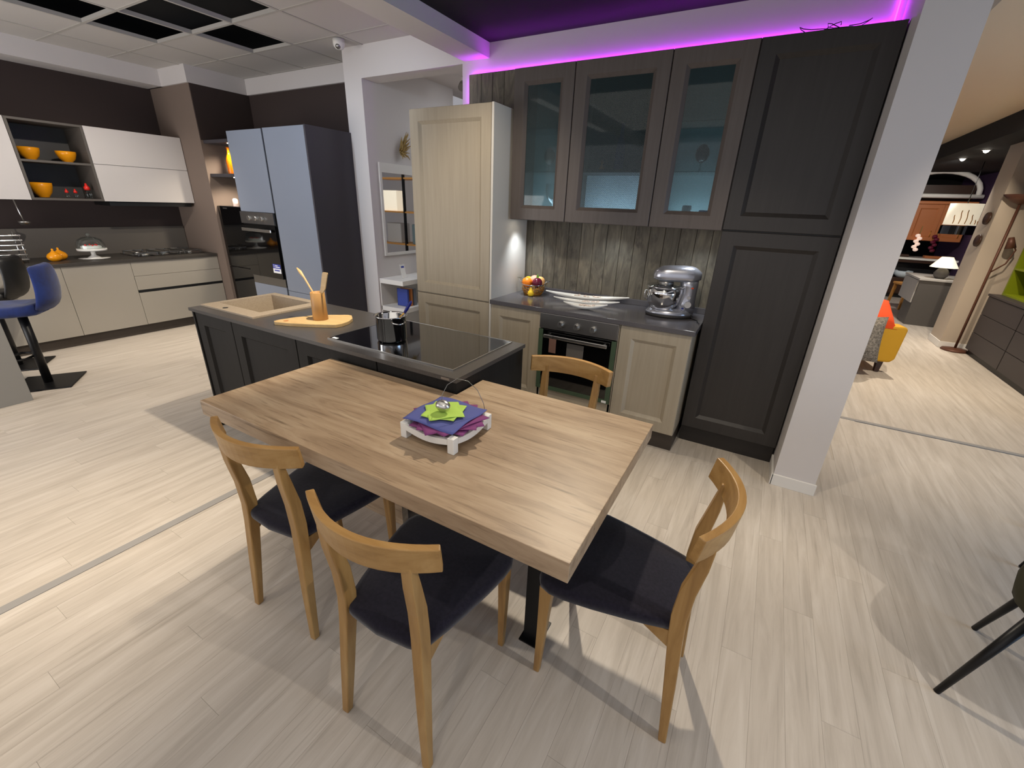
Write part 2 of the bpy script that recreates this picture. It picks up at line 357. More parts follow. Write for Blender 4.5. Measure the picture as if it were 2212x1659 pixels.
# room seen through the opening
struct(B(-2.5, 1.7, 3.2, 3.3, 0, 2.9).build('wall_inner', 'white_wall'), 'pale wall of the room behind the opening')
struct(B(-2.5, 1.69, .2, 3.2, 2.80, 2.9).build('ceiling_inner', 'white_wall'), 'white ceiling of the room behind the opening')
wn = struct(B(-1.62, -.75, 3.15, 3.2, 1.7, 2.62).build('window_1', 'window_glow'), 'bright window pane seen through the opening')
area((-1.2, 1.6, 2.75), (-1.5, 1.6, 0), 22, 1.2, 1.2, (.92, .96, 1))
# hall on the right
struct(B(2.13, 3.3, -.4, 11, 2.66, 2.9).build('ceiling_hall', 'beige_ceiling'), 'glossy beige ceiling of the hall')
struct(B(3.3, 7.5, -6, 11, 2.45, 2.9).build('ceiling_dropped', 'dark_ceiling'), 'black dropped ceiling along the hall')
struct(B(-.87, 7.5, 10.6, 10.8, 0, 2.9).build('wall_far', 'black_void'), 'dark far wall of the hall')
struct(B(4.72, 4.9, 5.6, 10.6, 0, 2.45).build('wall_purple', 'purple_wall'), 'purple wall panel behind the sideboard')
struct(B(3.62, 4.25, 4.30, 4.75, 0, 2.45).build('wall_column', 'column'), 'beige square column behind the floor lamp')
struct(B(3.61, 4.26, 4.29, 4.76, 0, .08).build('baseboard_column', 'white_paint'), 'pale skirting at the foot of the beige column')
struct(B(4.75, 4.9, 1.0, 4.3, 0, 2.45).build('wall_hall', 'column'), 'beige hall wall behind the dark chest')
# purple light strips behind the board panel
def led(x0, x1, y0, y1, z0, z1, label, m='led_purple'):
    o = tag(B(x0, x1, y0, y1, z0, z1).build('light_strip', m), label, 'light strip', 'purple light strips around the board panel')
led(-1.03, 1.66, -.016, -.008, 2.495, 2.503, 'purple light strip glowing along the top of the wooden boards')
led(-1.027, -1.019, -.016, -.008, 2.2, 2.495, 'purple light strip glowing up the left edge of the wooden boards')
led(1.656, 1.662, -.016, -.008, 2.51, 2.70, 'purple light strip in the corner beside the pillar', 'led_purple_dim')

# ================================================================== KITCHEN WALL UNITS
t = thing('tall_cabinet', 'tall beige framed cabinet left of the oven worktop', 'cabinet', (-1.19, -.6, 0))
W_ = .7514
B(.0, W_-.018, .022, .54, .11, 2.196).build('body', 'beige', t)
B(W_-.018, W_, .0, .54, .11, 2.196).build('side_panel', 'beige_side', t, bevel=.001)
B(.01, W_-.01, .04, .52, 0, .11).build('plinth', 'plinth_black', t)
ringdoor(t, .002, W_-.022, .858, 2.194, 0, 'beige')
ringdoor(t, .002, W_-.022, .115, .848, 0, 'beige')

def base_cab(name, label, x0, x1, door=True):
    t = thing(name, label, 'cabinet', (x0, -.6, 0)); w = x1-x0
    B(.0, w, .022, .55, .129, .848).build('body', 'beige', t)
    B(.0, w, .03, .5, 0, .129).build('plinth', 'plinth_dark', t)
    if door: ringdoor(t, .002, w-.002, .131, .845, 0, 'beige')
    return t
base_cab('base_cabinet', 'narrow beige framed base cabinet left of the oven', -.4386, 0)
base_cab('base_cabinet', 'beige framed base cabinet right of the oven', .602, 1.06)
t = thing('oven_cabinet', 'beige cabinet housing around the built-in oven', 'cabinet', (0, -.6, 0))
B(.0, .018, .0, .55, .129, .848).build('side_panel', 'beige', t); B(.582, .60, .0, .55, .129, .848).build('side_panel', 'beige', t)
B(.018, .582, .03, .55, .24, .252).build('shelf', 'beige', t)
B(.002, .598, -.0, .02, .131, .25).build('filler_panel', 'beige_h', t, bevel=.002)
B(0, .6, .03, .5, 0, .129).build('plinth', 'plinth_dark', t)
# oven
t = thing('oven', 'black glass built-in oven with steel control panel and green film edges', 'oven', (0, -.6, .254))
B(.022, .578, .0, .5, .002, .592).build('body', 'black', t)
B(.004, .596, -.02, .0, .482, .594).build('control_panel', 'brushed', t, bevel=.003)
dr = B(.004, .596, -.022, .0, .004, .476).build('oven_door', 'black_glass', t, bevel=.002)
f = MB(); f.box(.004, .038, -.0245, -.022, .004, .476); f.box(.562, .596, -.0245, -.022, .004, .476); f.box(.038, .562, -.0245, -.022, .004, .036)
f.build('film_edge', 'green_film', dr)
B(.235, .365, -.0235, -.022, .24, .40).build('inner_window', 'grey_dark', dr)
B(.54, .575, -.0255, -.0245, .008, .026).build('sticker', 'paper', dr)
h = MB(); h.box(.06, .54, -.062, -.05, .424, .448); h.box(.08, .095, -.052, -.022, .428, .444); h.box(.505, .52, -.052, -.022, .428, .444)
h.build('handle', 'steel', t, bevel=.003)
for kx in (.174, .296, .418):
    kb = MB().tube([(kx, -.020, .53), (kx, -.026, .53)], .0245, 24).tube([(kx, -.026, .53), (kx, -.045, .53)], .0195, 24).build('knob', 'steel', t)
    B(kx-.0015, kx+.0015, -.046, -.045, .532, .549).build('pointer', 'black', kb)
t = thing('hanging_tag', 'small brown printed tag hanging from the oven handle', 'tag', (.14, -.668, .575))
B(-.028, .028, -.001, .001, 0, .105).build('card', 'tag_brown', t)
MB().tube([(0, 0, .104), (0, .002, .13), (.0, .010, .134)], .0012, 6).build('string', 'black', t)

# worktop
t = thing('worktop', 'dark grey stone worktop along the wooden board wall', 'worktop', (-.4386, -.62, .85))
B(.0, 1.515, 0, .575, 0, .032).build('slab', 'worktop', t, bevel=.002)
B(.0, 1.515, .555, .575, .0322, .075).build('upstand', 'worktop', t, bevel=.002)

# wall cabinets with patterned glass
def wall_cab(x0, x1, label, dark):
    t = thing('wall_cabinet', label, 'cabinet', (x0, -.3813, 1.465), group='glazed wall cabinets above the worktop'); w = x1-x0; H = .961
    im = 'mocha'
    B(0, .018, .022, .335, 0, H).build('side_panel', im, t); B(w-.018, w, .022, .335, 0, H).build('side_panel', im, t)
    B(.018, w-.018, .022, .335, 0, .018).build('bottom', im, t); B(.018, w-.018, .022, .335, H-.018, H).build('top', im, t)
    if dark:
        bk = B(.018, w-.018, .325, .335, .345, H-.018).build('back_panel', 'vit_dark', t); B(.018, w-.018, .325, .335, .018, .345).build('back_panel', 'vit_white', t)
        B(.018, w-.018, .05, .325, .325, .345).build('shelf', 'vit_dark', t)
    else:
        B(.018, w-.018, .325, .335, .018, H-.018).build('back_panel', 'vit_teal', t)
        B(.018, w-.018, .06, .325, .327, .333).build('shelf', 'thin_glass', t); B(.018, w-.018, .06, .325, .60, .606).build('shelf', 'thin_glass', t)
    ringdoor(t, .002, w-.002, .002, H-.002, 0, 'mocha', pane='patterned_glass')
    s = B(.03, w-.03, .30, .318, .0185, .022).build('lamp', 'led_blue', t)
    d = bpy.data.lights.new('cabinet_light', 'AREA'); d.energy = 3.2 if not dark else 2.6; d.color = (.72, .88, 1); d.shape = 'RECTANGLE'; d.size = w-.1; d.size_y = .2
    o = bpy.data.objects.new('cabinet_light', d); COL.objects.link(o); o.location = ((x0+x1)/2, -.3813+.18, 1.465+.024); o.rotation_euler = (PI, 0, 0)
    return t
wall_cab(-.419, .032, 'narrow patterned glass wall cabinet next to the tall beige cabinet', False)
wall_cab(.033, .633, 'wide middle glass wall cabinet with a blue bottle inside', True)
wall_cab(.634, 1.079, 'right glass wall cabinet beside the tall dark cabinet', False)
t = thing('tall_cabinet', 'tall anthracite framed cabinet against the white pillar', 'cabinet', (1.08, -.3817, 0))
B(0, .604, .022, .335, .129, 2.426).build('body', 'anthracite', t)
B(.0, .60, .04, .3, 0, .129).build('plinth', 'plinth_black', t)
ringdoor(t, .002, .602, 1.474, 2.424, 0, 'anthracite'); ringdoor(t, .002, .602, .131, 1.466, 0, 'anthracite')
cab = MB()
for q in range(2):
    ph = q*1.3
    cab.tube([(.05+.12*q+.09*math.cos(a*.5+ph), .0+.05*math.sin(a*.9+ph), .012+.02*abs(math.sin(a*.7+ph))) for a in range(0, 14)], .002, 6)
tag(cab.build('cable', 'black', loc=(1.28, -.3, 2.428)), 'loose black cables lying on the tall anthracite cabinet', 'cable')
# vitrine contents
tag(MB().lathe([(.028,0),(.034,.01),(.034,.11),(.030,.15),(.014,.21),(.012,.27),(.015,.272),(.015,.285)], n=20).build('bottle', 'cobalt', loc=(.33, -.20, 1.8105)), 'cobalt blue bottle in the middle glass cabinet', 'bottle')
tag(MB().lathe([(.014,0),(.02,.015),(.008,.04),(.011,.055),(.003,.07)], n=14).build('figurine', 'wire_gold', loc=(.205, -.19, 1.8105)), 'small gold figurine beside the blue bottle', 'figurine')
def finial(loc, label, m='black'):
    t = thing('ornament', label, 'ornament', loc)
    MB().lathe([(.02,0),(.022,.006),(.006,.014),(.005,.05),(.006,.054)], n=16).build('stand', 'thin_glass', t)
    MB().lathe([(.008,.054),(.03,.07),(.042,.10),(.038,.13),(.02,.155),(.004,.162)], n=20).build('head', m, t)
finial((-.20, -.20, 1.7985), 'dark egg-shaped ornament on the left glass cabinet shelf', 'grey_dark')
finial((.86, -.20, 1.7985), 'dark faceted ornament on the right glass cabinet shelf')
t = thing('ornament', 'glass heart-shaped stem ornament at the bottom of the left glass cabinet', 'ornament', (-.15, -.2, 1.4835))
MB().lathe([(.035,0),(.036,.006),(.006,.012),(.006,.10)], n=16).build('stem', 'thin_glass', t); MB().lathe([(.006,.10),(.05,.14),(.062,.19),(.058,.24)], n=20, cap=False).build('bowl', 'thin_glass', t)
tag(MB().lathe([(.03,0),(.03,.11),(.026,.12)], n=16).build('candle_glass', 'vit_white', loc=(.84, -.30, 1.4835)), 'pale violet candle glass in the right glass cabinet', 'candle glass')
tag(B(-.035,.035,-.012,.012,0,.095).build('blue_box', 'navy', loc=(.95, -.28, 1.4835)), 'small bright blue box in the right glass cabinet', 'box')
# under-cabinet lights
for i, (lx, ly) in enumerate(((-.335, -.28), (.33, -.22), (.96, -.24))):
    nm = ('left end', 'middle', 'right end')[i]
    tag(MB().lathe([(.0,0),(.03,0),(.03,.0008),(0,.0008)], n=16).build('cabinet_spotlight', 'led_white', loc=(lx, ly, 1.4640)), 'small round spotlight under the wall cabinets at the %s' % nm, 'spotlight', 'round spotlights under the wall cabinets')
    spot((lx, ly, 1.460), (lx + (-.02, 0, .0)[i], ly+(.14, .05, .05)[i], .6), (17, 8, 10)[i], (100, 125, 115)[i], (.86, .93, 1), 1, .03)

# ---- worktop items
ZT = .8825
t = thing('fruit_basket', 'small wire basket holding fruit at the left of the worktop', 'basket', (-.275, -.205, ZT)); t.scale = (1.18, 1.18, 1.18)
bw = MB()
for z, r in ((.006,.062),(.016,.068),(.026,.073),(.036,.077),(.046,.08)):
    bw.tube([(r*math.cos(a*PI/12), r*math.sin(a*PI/12), z+.004*math.sin(a*2.1+z*300)) for a in range(25)], .0022, 5)
for a in range(16): bw.tube([(.058*math.cos(a*PI/8), .058*math.sin(a*PI/8), .004), (.08*math.cos(a*PI/8+.2), .08*math.sin(a*PI/8+.2), .072)], .0016, 5)
bw.build('weave', 'wire_gold', t)
MB().tube([(.083*math.cos(a*PI/12), .083*math.sin(a*PI/12), .073) for a in range(25)], .003, 6).build('rim', 'chrome', t)
MB().lathe([(.01,.001),(.06,.001),(.06,.006),(.01,.006)], n=20).build('base', 'wire_gold', t)
for s_ in (-1, 1):
    MB().tube([(s_*.083, -.02, .073), (s_*.105, -.015, .098), (s_*.128, 0, .104), (s_*.105, .015, .098), (s_*.083, .02, .073)], .003, 6).build('handle', 'chrome', t)
FR = [('orange', 'orange_fruit', (-.035,-.03,.085), .036, 'orange at the front of the fruit basket'), ('lemon', 'lemon', (-.046,.012,.088), .033, 'yellow lemon behind the orange in the basket'),
      ('peach', 'peach', (.0,.018,.095), .038, 'pink peach in the middle of the fruit basket'), ('apricot', 'apricot', (.035,.032,.090), .035, 'pale apricot at the back of the fruit basket'),
      ('plum', 'plum', (.04,-.022,.088), .036, 'dark red plum on the right of the fruit basket')]
for nm, m, c, r, lb in FR:
    c = [v*1.18 for v in c]; r *= 1.18
    t = thing(nm, lb, 'fruit', (-.275+c[0], -.205+c[1], ZT+c[2]-r))
    MB().ball((0,0,r), (r, r, r*.95)).build('flesh', m, t)
    if nm == 'plum': MB().loft([[(-.002,0,.068),(.002,0,.068)], [(-.012,.0,.088),(.012,.004,.086)], [(-.001,.0,.112),(.001,.0,.112)]], cap=False, closed=False).build('leaf', 'leaf', t)
    else: MB().tube([(0,0,r*1.9),(.002,0,r*2.03)], .002, 6).build('stalk', 'dark_wood', t)
t = thing('pear', 'small yellow pear pressed against the front of the basket wires', 'fruit', (-.25, -.294, ZT+.001))
MB().lathe([(.004,0),(.02,.004),(.027,.02),(.022,.038),(.012,.052),(.008,.064),(.003,.07)], n=16).build('flesh', 'lemon', t); MB().tube([(0,0,.068),(.002,0,.078)], .0015, 6).build('stalk', 'dark_wood', t)
def boat_dish(loc, L, W, rotz, label, hgt=.05):
    t = thing('boat_dish', label, 'dish', loc, rotz, 'white boat-shaped dishes on the worktop'); n = 22
    o = MB(); top = []; inn = []
    R1 = []; 
    for i in range(n+1):
        u = -1+2*i/n; w = W/2*max(.03, (1-abs(u)**2.2)); x = u*L/2; zz = hgt*(.62+.38*abs(u)**1.5); zb = hgt*.9*abs(u)**2.0
        ring = []
        for q in range(9):
            a = -PI/2+PI*q/8; ring.append((x, w*math.sin(a), zb+(zz-zb)*(1-math.cos(a))))
        ring = [(x, w*math.sin(-PI/2+PI*q/8), zz-(zz-zb)*math.cos(-PI/2+PI*q/8)) for q in range(9)]
        ring2 = [(x*.985, w*.9*math.sin(PI/2-PI*q/8), zz+.001-(zz-zb)*.86*math.cos(PI/2-PI*q/8)) for q in range(9)]
        R1.append(ring+ring2)
    o.loft(R1, True, True); o.build('shell', 'white_gloss', t)
    p = MB()
    rr = random.Random(int(L*1000))
    for k in range(18):
        x = rr.uniform(-.14, .2)*L; y = rr.uniform(-.2, .2)*W; p.ball((x, y, hgt*.62+rr.uniform(-.004, .006)), (rr.uniform(.006,.012), rr.uniform(.004,.009), rr.uniform(.003,.007)), 7, 5)
    q = p.build('potpourri', 'potpourri', t); q['kind'] = 'stuff'
boat_dish((.18, -.165, ZT), .66, .085, .23, 'largest white boat dish at the back of the worktop', .056)
boat_dish((.235, -.315, ZT), .50, .07, .25, 'middle-sized white boat dish in front of the largest one', .044)
boat_dish((.285, -.462, ZT), .32, .085, .28, 'smallest white boat dish nearest the worktop edge', .046)
# stand mixer
t = thing('stand_mixer', 'silver stand mixer with polished bowl at the right of the worktop', 'mixer', (.84, -.27, ZT), math.radians(14))
def oval(cx, a, b, z, n=28, y=0): return [(cx+a*math.cos(2*PI*j/n), y+b*math.sin(2*PI*j/n), z) for j in range(n)]
MB().loft([oval(0,.155,.095,0), oval(0,.16,.10,.006), oval(0,.158,.098,.018)], True, True).build('foot', 'plinth_black', t)
MB().loft([oval(0,.158,.098,.018), oval(0,.162,.10,.028), oval(.006,.148,.088,.05), oval(.03,.105,.06,.062)], True, True).build('base', 'mixer', t)
MB().loft([oval(.095,.07,.062,.04), oval(.10,.058,.058,.10), oval(.105,.052,.052,.16), oval(.10,.058,.056,.215), oval(.095,.062,.058,.262)], True, True).build('column', 'mixer', t)
hd = []
for i in range(17):
    u = -1+2*i/16; x = .012+.152*u; r = max(.22, (1-abs(u)**4.5))**.5
    hd.append([(x, .07*r*math.copysign(abs(math.cos(2*PI*j/24))**.75, math.cos(2*PI*j/24)), .272+.004*u+(.074*r*abs(math.sin(2*PI*j/24))**.8 if math.sin(2*PI*j/24) > 0 else -.034*r*abs(math.sin(2*PI*j/24))**.6)) for j in range(24)])
hh = MB().loft(hd, True, True).build('head', 'mixer', t)
MB().lathe([(.052,0),(.05,.03)], (-.052, 0, .212), 24).build('neck', 'brushed', t)
bo = MB().lathe([(.045,.0),(.085,.012),(.108,.05),(.119,.11),(.121,.158),(.118,.158),(.106,.06),(.06,.015),(.0,.014)], (-.052, 0, .044), 36).build('bowl', 'chrome', t)
MB().tube([(-.162,-.02,.12+.058),(-.182,-.025,.11+.058),(-.182,-.025,.06+.058),(-.158,-.02,.05+.058)], .005, 8).build('handle', 'chrome', bo)
MB().lathe([(.12,0),(.122,.004),(.10,.012),(.06,.018),(.05,.018)], (-.052, 0, .203), 32).build('splash_guard', 'thin_glass', t)
MB().lathe([(.124,-.003),(.128,.002),(.124,.006)], (-.052, 0, .203), 32).build('guard_rim', 'chrome', t)
MB().tube([(.105,-.05,.10),(.105,-.075,.10)], .022, 18).build('speed_knob', 'chrome', t); MB().tube([(.105,-.05,.145),(.105,-.062,.145)], .012, 14).build('lock_button', 'chrome', t)
B(.095, .125, -.0545, -.051, .205, .213).build('badge', 'orange_cloth', t); B(.07,.085,-.064,-.058,.066,.074).build('switch', 'navy', t)
tag(MB().tube([(.0,0,.13),(.03,-.0,.12),(.05,-.01,.05),(.075,-.03,.006),(.115,-.06,.004),(.12,-.10,.004),(.14,-.14,.004)], .0035, 8).build('power_cord', 'black', loc=(.925, -.26, ZT)), 'black power cord trailing from the stand mixer', 'cord')

# ================================================================== ISLAND
IX0, IX1, IY0, IY1, IZ = -1.857, .322, -2.065, -1.442, .872
def island_unit(x0, x1, label, dz=.845):
    t = thing('island_unit', label, 'cabinet', (x0, IY0+.02, 0), group='anthracite island units'); w = x1-x0
    B(.001, w-.001, .022, .565, .10, .66).build('body', 'island_shaded', t)
    B(.001, w-.001, .05, .55, 0, .10).build('plinth', 'plinth_black', t)
    ringdoor(t, .003, w-.003, .105, dz, 0, 'island_shaded', ch=.012)
    return t
island_unit(-1.83, -1.412, 'narrow anthracite island unit under the left end of the sink')
island_unit(-1.412, -.79, 'wide anthracite island unit between sink and chopping board')
island_unit(-.79, -.174, 'anthracite island unit under the left part of the cooktop', .845)
t = island_unit(-.174, .30, 'anthracite island unit at the table end under the cooktop', .845)
B(-1.845, -1.83, IY0+.012, IY1-.012, 0, .852).build('end_panel', 'island_shaded').__setitem__('category', 'panel')
o = bpy.data.objects['end_panel']; tag(o, 'thin anthracite side panel closing the sink end of the island', 'panel')
tag(B(.30, .315, IY0+.012, IY1-.012, 0, .852).build('side_cladding', 'island_shaded', bevel=.001), 'anthracite side panel closing the table end of the island', 'panel')
tag(B(-1.828, .30, IY1-.03, IY1-.015, 0, .852).build('back_cladding', 'island_shaded'), 'anthracite rear panel of the island facing the oven', 'panel')
SX0, SX1, SY0, SY1 = -1.815, -1.335, -1.905, -1.512
t = thing('island_worktop', 'dark stone worktop of the island with sink and cooktop', 'worktop', (0, 0, .852))
sl = MB(); sl.box(IX0, SX0, IY0, IY1, 0, .02); sl.box(SX1, IX1, IY0, IY1, 0, .02); sl.box(SX0, SX1, IY0, SY0, 0, .02); sl.box(SX0, SX1, SY1, IY1, 0, .02)
sl.build('slab', 'island_top', t)
B(.24, .285, IY0-.0006, IY0, .004, .014).build('maker_plate', 'brushed', t)
# sink
t = thing('sink', 'square beige stone sink set into the island', 'sink', (0, 0, .872))
rm = MB(); X0, X1, Y0, Y1 = -1.845, -1.262, -1.992, -1.468
rm.box(X0, SX0+.012, Y0, Y1, .0005, .011); rm.box(SX1-.012, X1, Y0, Y1, .0005, .011); rm.box(SX0+.012, SX1-.012, Y0, SY0+.012, .0005, .011); rm.box(SX0+.012, SX1-.012, SY1-.012, Y1, .0005, .011)
rm.build('rim', 'sink_stone', t)
bw = MB(); a, b, c, d = SX0+.012, SX1-.012, SY0+.012, SY1-.012
bw.box(a-.006, a, c-.006, d+.006, -.18, .0); bw.box(b, b+.006, c-.006, d+.006, -.18, .0); bw.box(a, b, c-.006, c, -.18, .0); bw.box(a, b, d, d+.006, -.18, .0); bw.box(a-.006, b+.006, c-.006, d+.006, -.188, -.18)
bw.build('basin', 'sink_stone', t); MB().lathe([(.0,0),(.045,0),(.045,.003),(.0,.003)], ((a+b)/2, (c+d)/2, -.1798), 20).build('drain', 'steel', t)
MB().lathe([(.0,0),(.016,0),(.016,.002),(.0,.002)], (-1.62, -1.955, .011), 16).build('tap_hole', 'dark_top', t)
# cooktop
t = thing('cooktop', 'black glass cooktop with steel edge on the island', 'cooktop', (-.587, -1.992, .8722))
B(.004, .834, .004, .526, 0, .004).build('glass', 'black_glass', t)
fr = MB(); fr.box(0, .838, 0, .004, 0, .0052); fr.box(0, .838, .526, .530, 0, .0052); fr.box(0, .004, .004, .526, 0, .0052); fr.box(.834, .838, .004, .526, 0, .0052); fr.build('steel_edge', 'steel', t)
B(.018, .055, .012, .03, .004, .0046).build('sticker', 'paper', t)
# chopping board, holder, spoon, spatula
BO = [(-1.04,-1.995),(-.95,-1.965),(-.83,-1.905),(-.718,-1.832),(-.708,-1.79),(-.722,-1.73),(-.76,-1.67),(-.82,-1.625),(-.85,-1.63),(-.94,-1.70),(-1.0,-1.77),(-1.045,-1.87),(-1.062,-1.95),(-1.058,-1.985)]
cx, cy = -.88, -1.8
t = thing('chopping_board', 'curved bamboo chopping board lying on the island', 'board', (cx, cy, .8725))
MB().prism([(x-cx, y-cy) for x, y in BO], 0, .02).build('slab', 'board_wood', t, bevel=.002)
MB().lathe([(0,0),(.014,0),(.014,.0008),(0,.0008)], (-.125, -.145, .0198), 16).build('hang_hole', 'book_tan', t)
tag(MB().lathe([(0,0),(.041,0),(.043,.002),(.040,.16),(.038,.162),(.034,.16),(.036,.02),(0,.02)], n=28).build('utensil_holder', 'bamboo', loc=(-.885, -1.80, .893)), 'round bamboo utensil holder on the chopping board', 'holder')
tag(MB().tube([(.02,.005,.03),(-.03,.0,.145),(-.10,-.0,.235),(-.13,0,.265),(-.155,.0,.285)], [.004,.005,.006,.010,.004], 10).build('wooden_spoon', 'board_wood', loc=(-.885, -1.80, .893)), 'bamboo spoon leaning left out of the utensil holder', 'spoon')
tag(MB().loft([[(x-w,y-.003,z),(x+w,y-.003,z),(x+w,y+.003,z),(x-w,y+.003,z)] for x,y,z,w in ((-.015,.0,.03,.006),(.03,.0,.15,.010),(.055,.004,.19,.02),(.085,.006,.275,.022),(.088,.006,.282,.018))]).build('spatula', 'board_wood', loc=(-.885, -1.80, .893)), 'flat bamboo spatula leaning right out of the holder', 'spatula')
# pot
PX, PY, PZ = -.29, -1.815, .8770
t = thing('cooking_pot', 'polished steel cooking pot standing on the cooktop', 'pot', (PX, PY, PZ))
MB().lathe([(0,0),(.068,0),(.074,.004),(.078,.012),(.078,.125),(.085,.132),(.086,.135),(.083,.136),(.075,.128),(.075,.012),(.066,.006),(0,.006)], n=40).build('body', 'chrome', t)
for s_, rz in ((1, -.35), (-1, -.35)):
    c_, n_ = math.cos(rz), math.sin(rz); pts = [(.078,-.032,.115),(.10,-.03,.112),(.112,-.012,.108),(.112,.012,.108),(.10,.03,.112),(.078,.032,.115)]
    MB().tube([(s_*(x*c_-y*n_), s_*(x*n_+y*c_), z) for x, y, z in pts], .004, 8).build('handle', 'chrome', t)
t = thing('serving_spoon', 'spoon with blue handle standing in the cooking pot', 'spoon', (PX, PY, PZ))
MB().tube([(-.03,-.01,.01),(.02,.012,.085),(.05,.02,.13),(.075,.03,.155)], .0035, 8).build('shaft', 'wire_gold', t)
MB().tube([(.073,.029,.152),(.085,.033,.172),(.105,.04,.205),(.112,.042,.215)], [.007,.009,.008,.004], 10).build('grip', 'navy', t)

# ================================================================== TABLE
TX0, TX1, TY0, TY1, TY2, TZ = -.479, 1.118, -2.692, -2.068, -1.864, .803
t = thing('dining_table', 'thick oak table wrapped around the corner of the island', 'table', (0, 0, 0))
MB().prism([(TX0,TY0),(TX1,TY0),(TX1,TY2),(IX1+.003,TY2),(IX1+.003,TY1),(TX0,TY1)], TZ-.0615, TZ).build('tabletop', 'table_oak', t, bevel=.0015)
B(.855, .915, -2.36, -2.27, .0, TZ-.062).build('leg', 'black_metal', t, bevel=.002)
B(.845, .925, -2.38, -2.25, .0, .006).build('foot_plate', 'black_metal', t)
B(-.30, .02, -2.14, -2.10, 0, TZ-.062).build('support_panel', 'table_oak', t)
# centrepiece tray
CX, CY = .497, -2.352
t = thing('tray', 'small square white wooden tray with feet on the table', 'tray', (CX, CY, TZ+.0005))
hs = .115
for sx in (-1, 1):
    for sy in (-1, 1):
        B(min(sx*hs, sx*(hs-.026)), max(sx*hs, sx*(hs-.026)), min(sy*hs, sy*(hs-.026)), max(sy*hs, sy*(hs-.026)), 0, .058).build('foot', 'white_matt', t, bevel=.002)
arc = [(-hs+.026, .052)] + [(-hs+.026+(2*hs-.052)*i/10, .030-.014*math.sin(PI*i/10)) for i in range(11)] + [(hs-.026, .052)]
top = [(-hs+.026, .052), (0, .040), (hs-.026, .052)]
pr_ = [(-hs+.026+(2*hs-.052)*i/10, .032-.014*math.sin(PI*i/10)) for i in range(11)] + [(hs-.026-(2*hs-.052)*i/10, .052-.010*math.sin(PI*i/10)) for i in range(11)]
for sy in (-1, 1):
    MB().prism_y(pr_, sy*hs-.006-.006*sy, sy*hs+.006-.006*sy).build('side_rail', 'white_matt', t); MB().prism_x(pr_, sy*hs-.006-.006*sy, sy*hs+.006-.006*sy).build('side_rail', 'white_matt', t)
B(-hs+.012, hs-.012, -hs+.012, hs-.012, .030, .036).build('bottom', 'white_matt', t)
def napkin(name, m, size, rot, z, label, group, wav=.003, seed=1, dx=0, dy=0, fold=None):
    n = 14; rr = random.Random(seed); ph = [rr.uniform(0, 6) for _ in range(4)]; vs = []; fs = []
    for i in range(n+1):
        for j in range(n+1):
            u, v = -1+2*i/n, -1+2*j/n; e = max(abs(u), abs(v))**3
            zz = wav*e*(math.sin(3.1*u+ph[0])+math.sin(3.7*v+ph[1])) - .004*e*max(0, size-.17)*8
            vs.append((u*size/2, v*size/2, zz))
    for i in range(n):
        for j in range(n): k = i*(n+1)+j; fs.append((k, k+n+1, k+n+2, k+1))
    b = MB().add(vs, fs, True); o = b.build(name, m, loc=(CX+dx, CY+dy, z), rotz=math.radians(rot))
    s = o.modifiers.new('thick', 'SOLIDIFY'); s.thickness = .0016; s.offset = 1
    tag(o, label, 'napkin', group)
zz = TZ+.058
for k, (r, s, dx) in enumerate(((12, .20, .006), (33, .20, .008), (52, .205, .004), (75, .20, .012))):
    napkin('purple_napkin', 'napkin_purple', s, r, zz+.0035*k, ('lowest', 'second lowest', 'second highest', 'topmost')[k]+' purple paper napkin of the fanned layer under the blue one', 'purple napkins on the tray', .003, k+1, dx, 0)
napkin('blue_napkin', 'napkin_blue', .212, 1, zz+.017, 'slate blue paper napkin under the green ones', 'blue napkins on the tray', .004, 9, -.006, .002)
for k, r in enumerate((14, 47)):
    napkin('green_napkin', 'napkin_green', .122, r, zz+.0225+.003*k, ('lower lime green paper napkin with corners peeking out of the star', 'upper lime green paper napkin under the metal egg')[k], 'green napkins on the tray', .0025, k+20, -.008, -.004)
t = thing('napkin_weight', 'brushed metal egg weight with a wire bow on the green napkins', 'weight', (CX-.005, CY-.015, zz+.0305))
MB().ball((0,0,.021), (.029,.021,.021)).build('egg', 'steel', t)
MB().tube([(-.008,.003,.03),(-.006,.006,.06),(.006,.02,.095),(.03,.045,.115),(.06,.068,.105),(.085,.088,.07),(.103,.10,.02),(.107,.102,-.003)], .0011, 6).build('wire_bow', 'brushed', t)

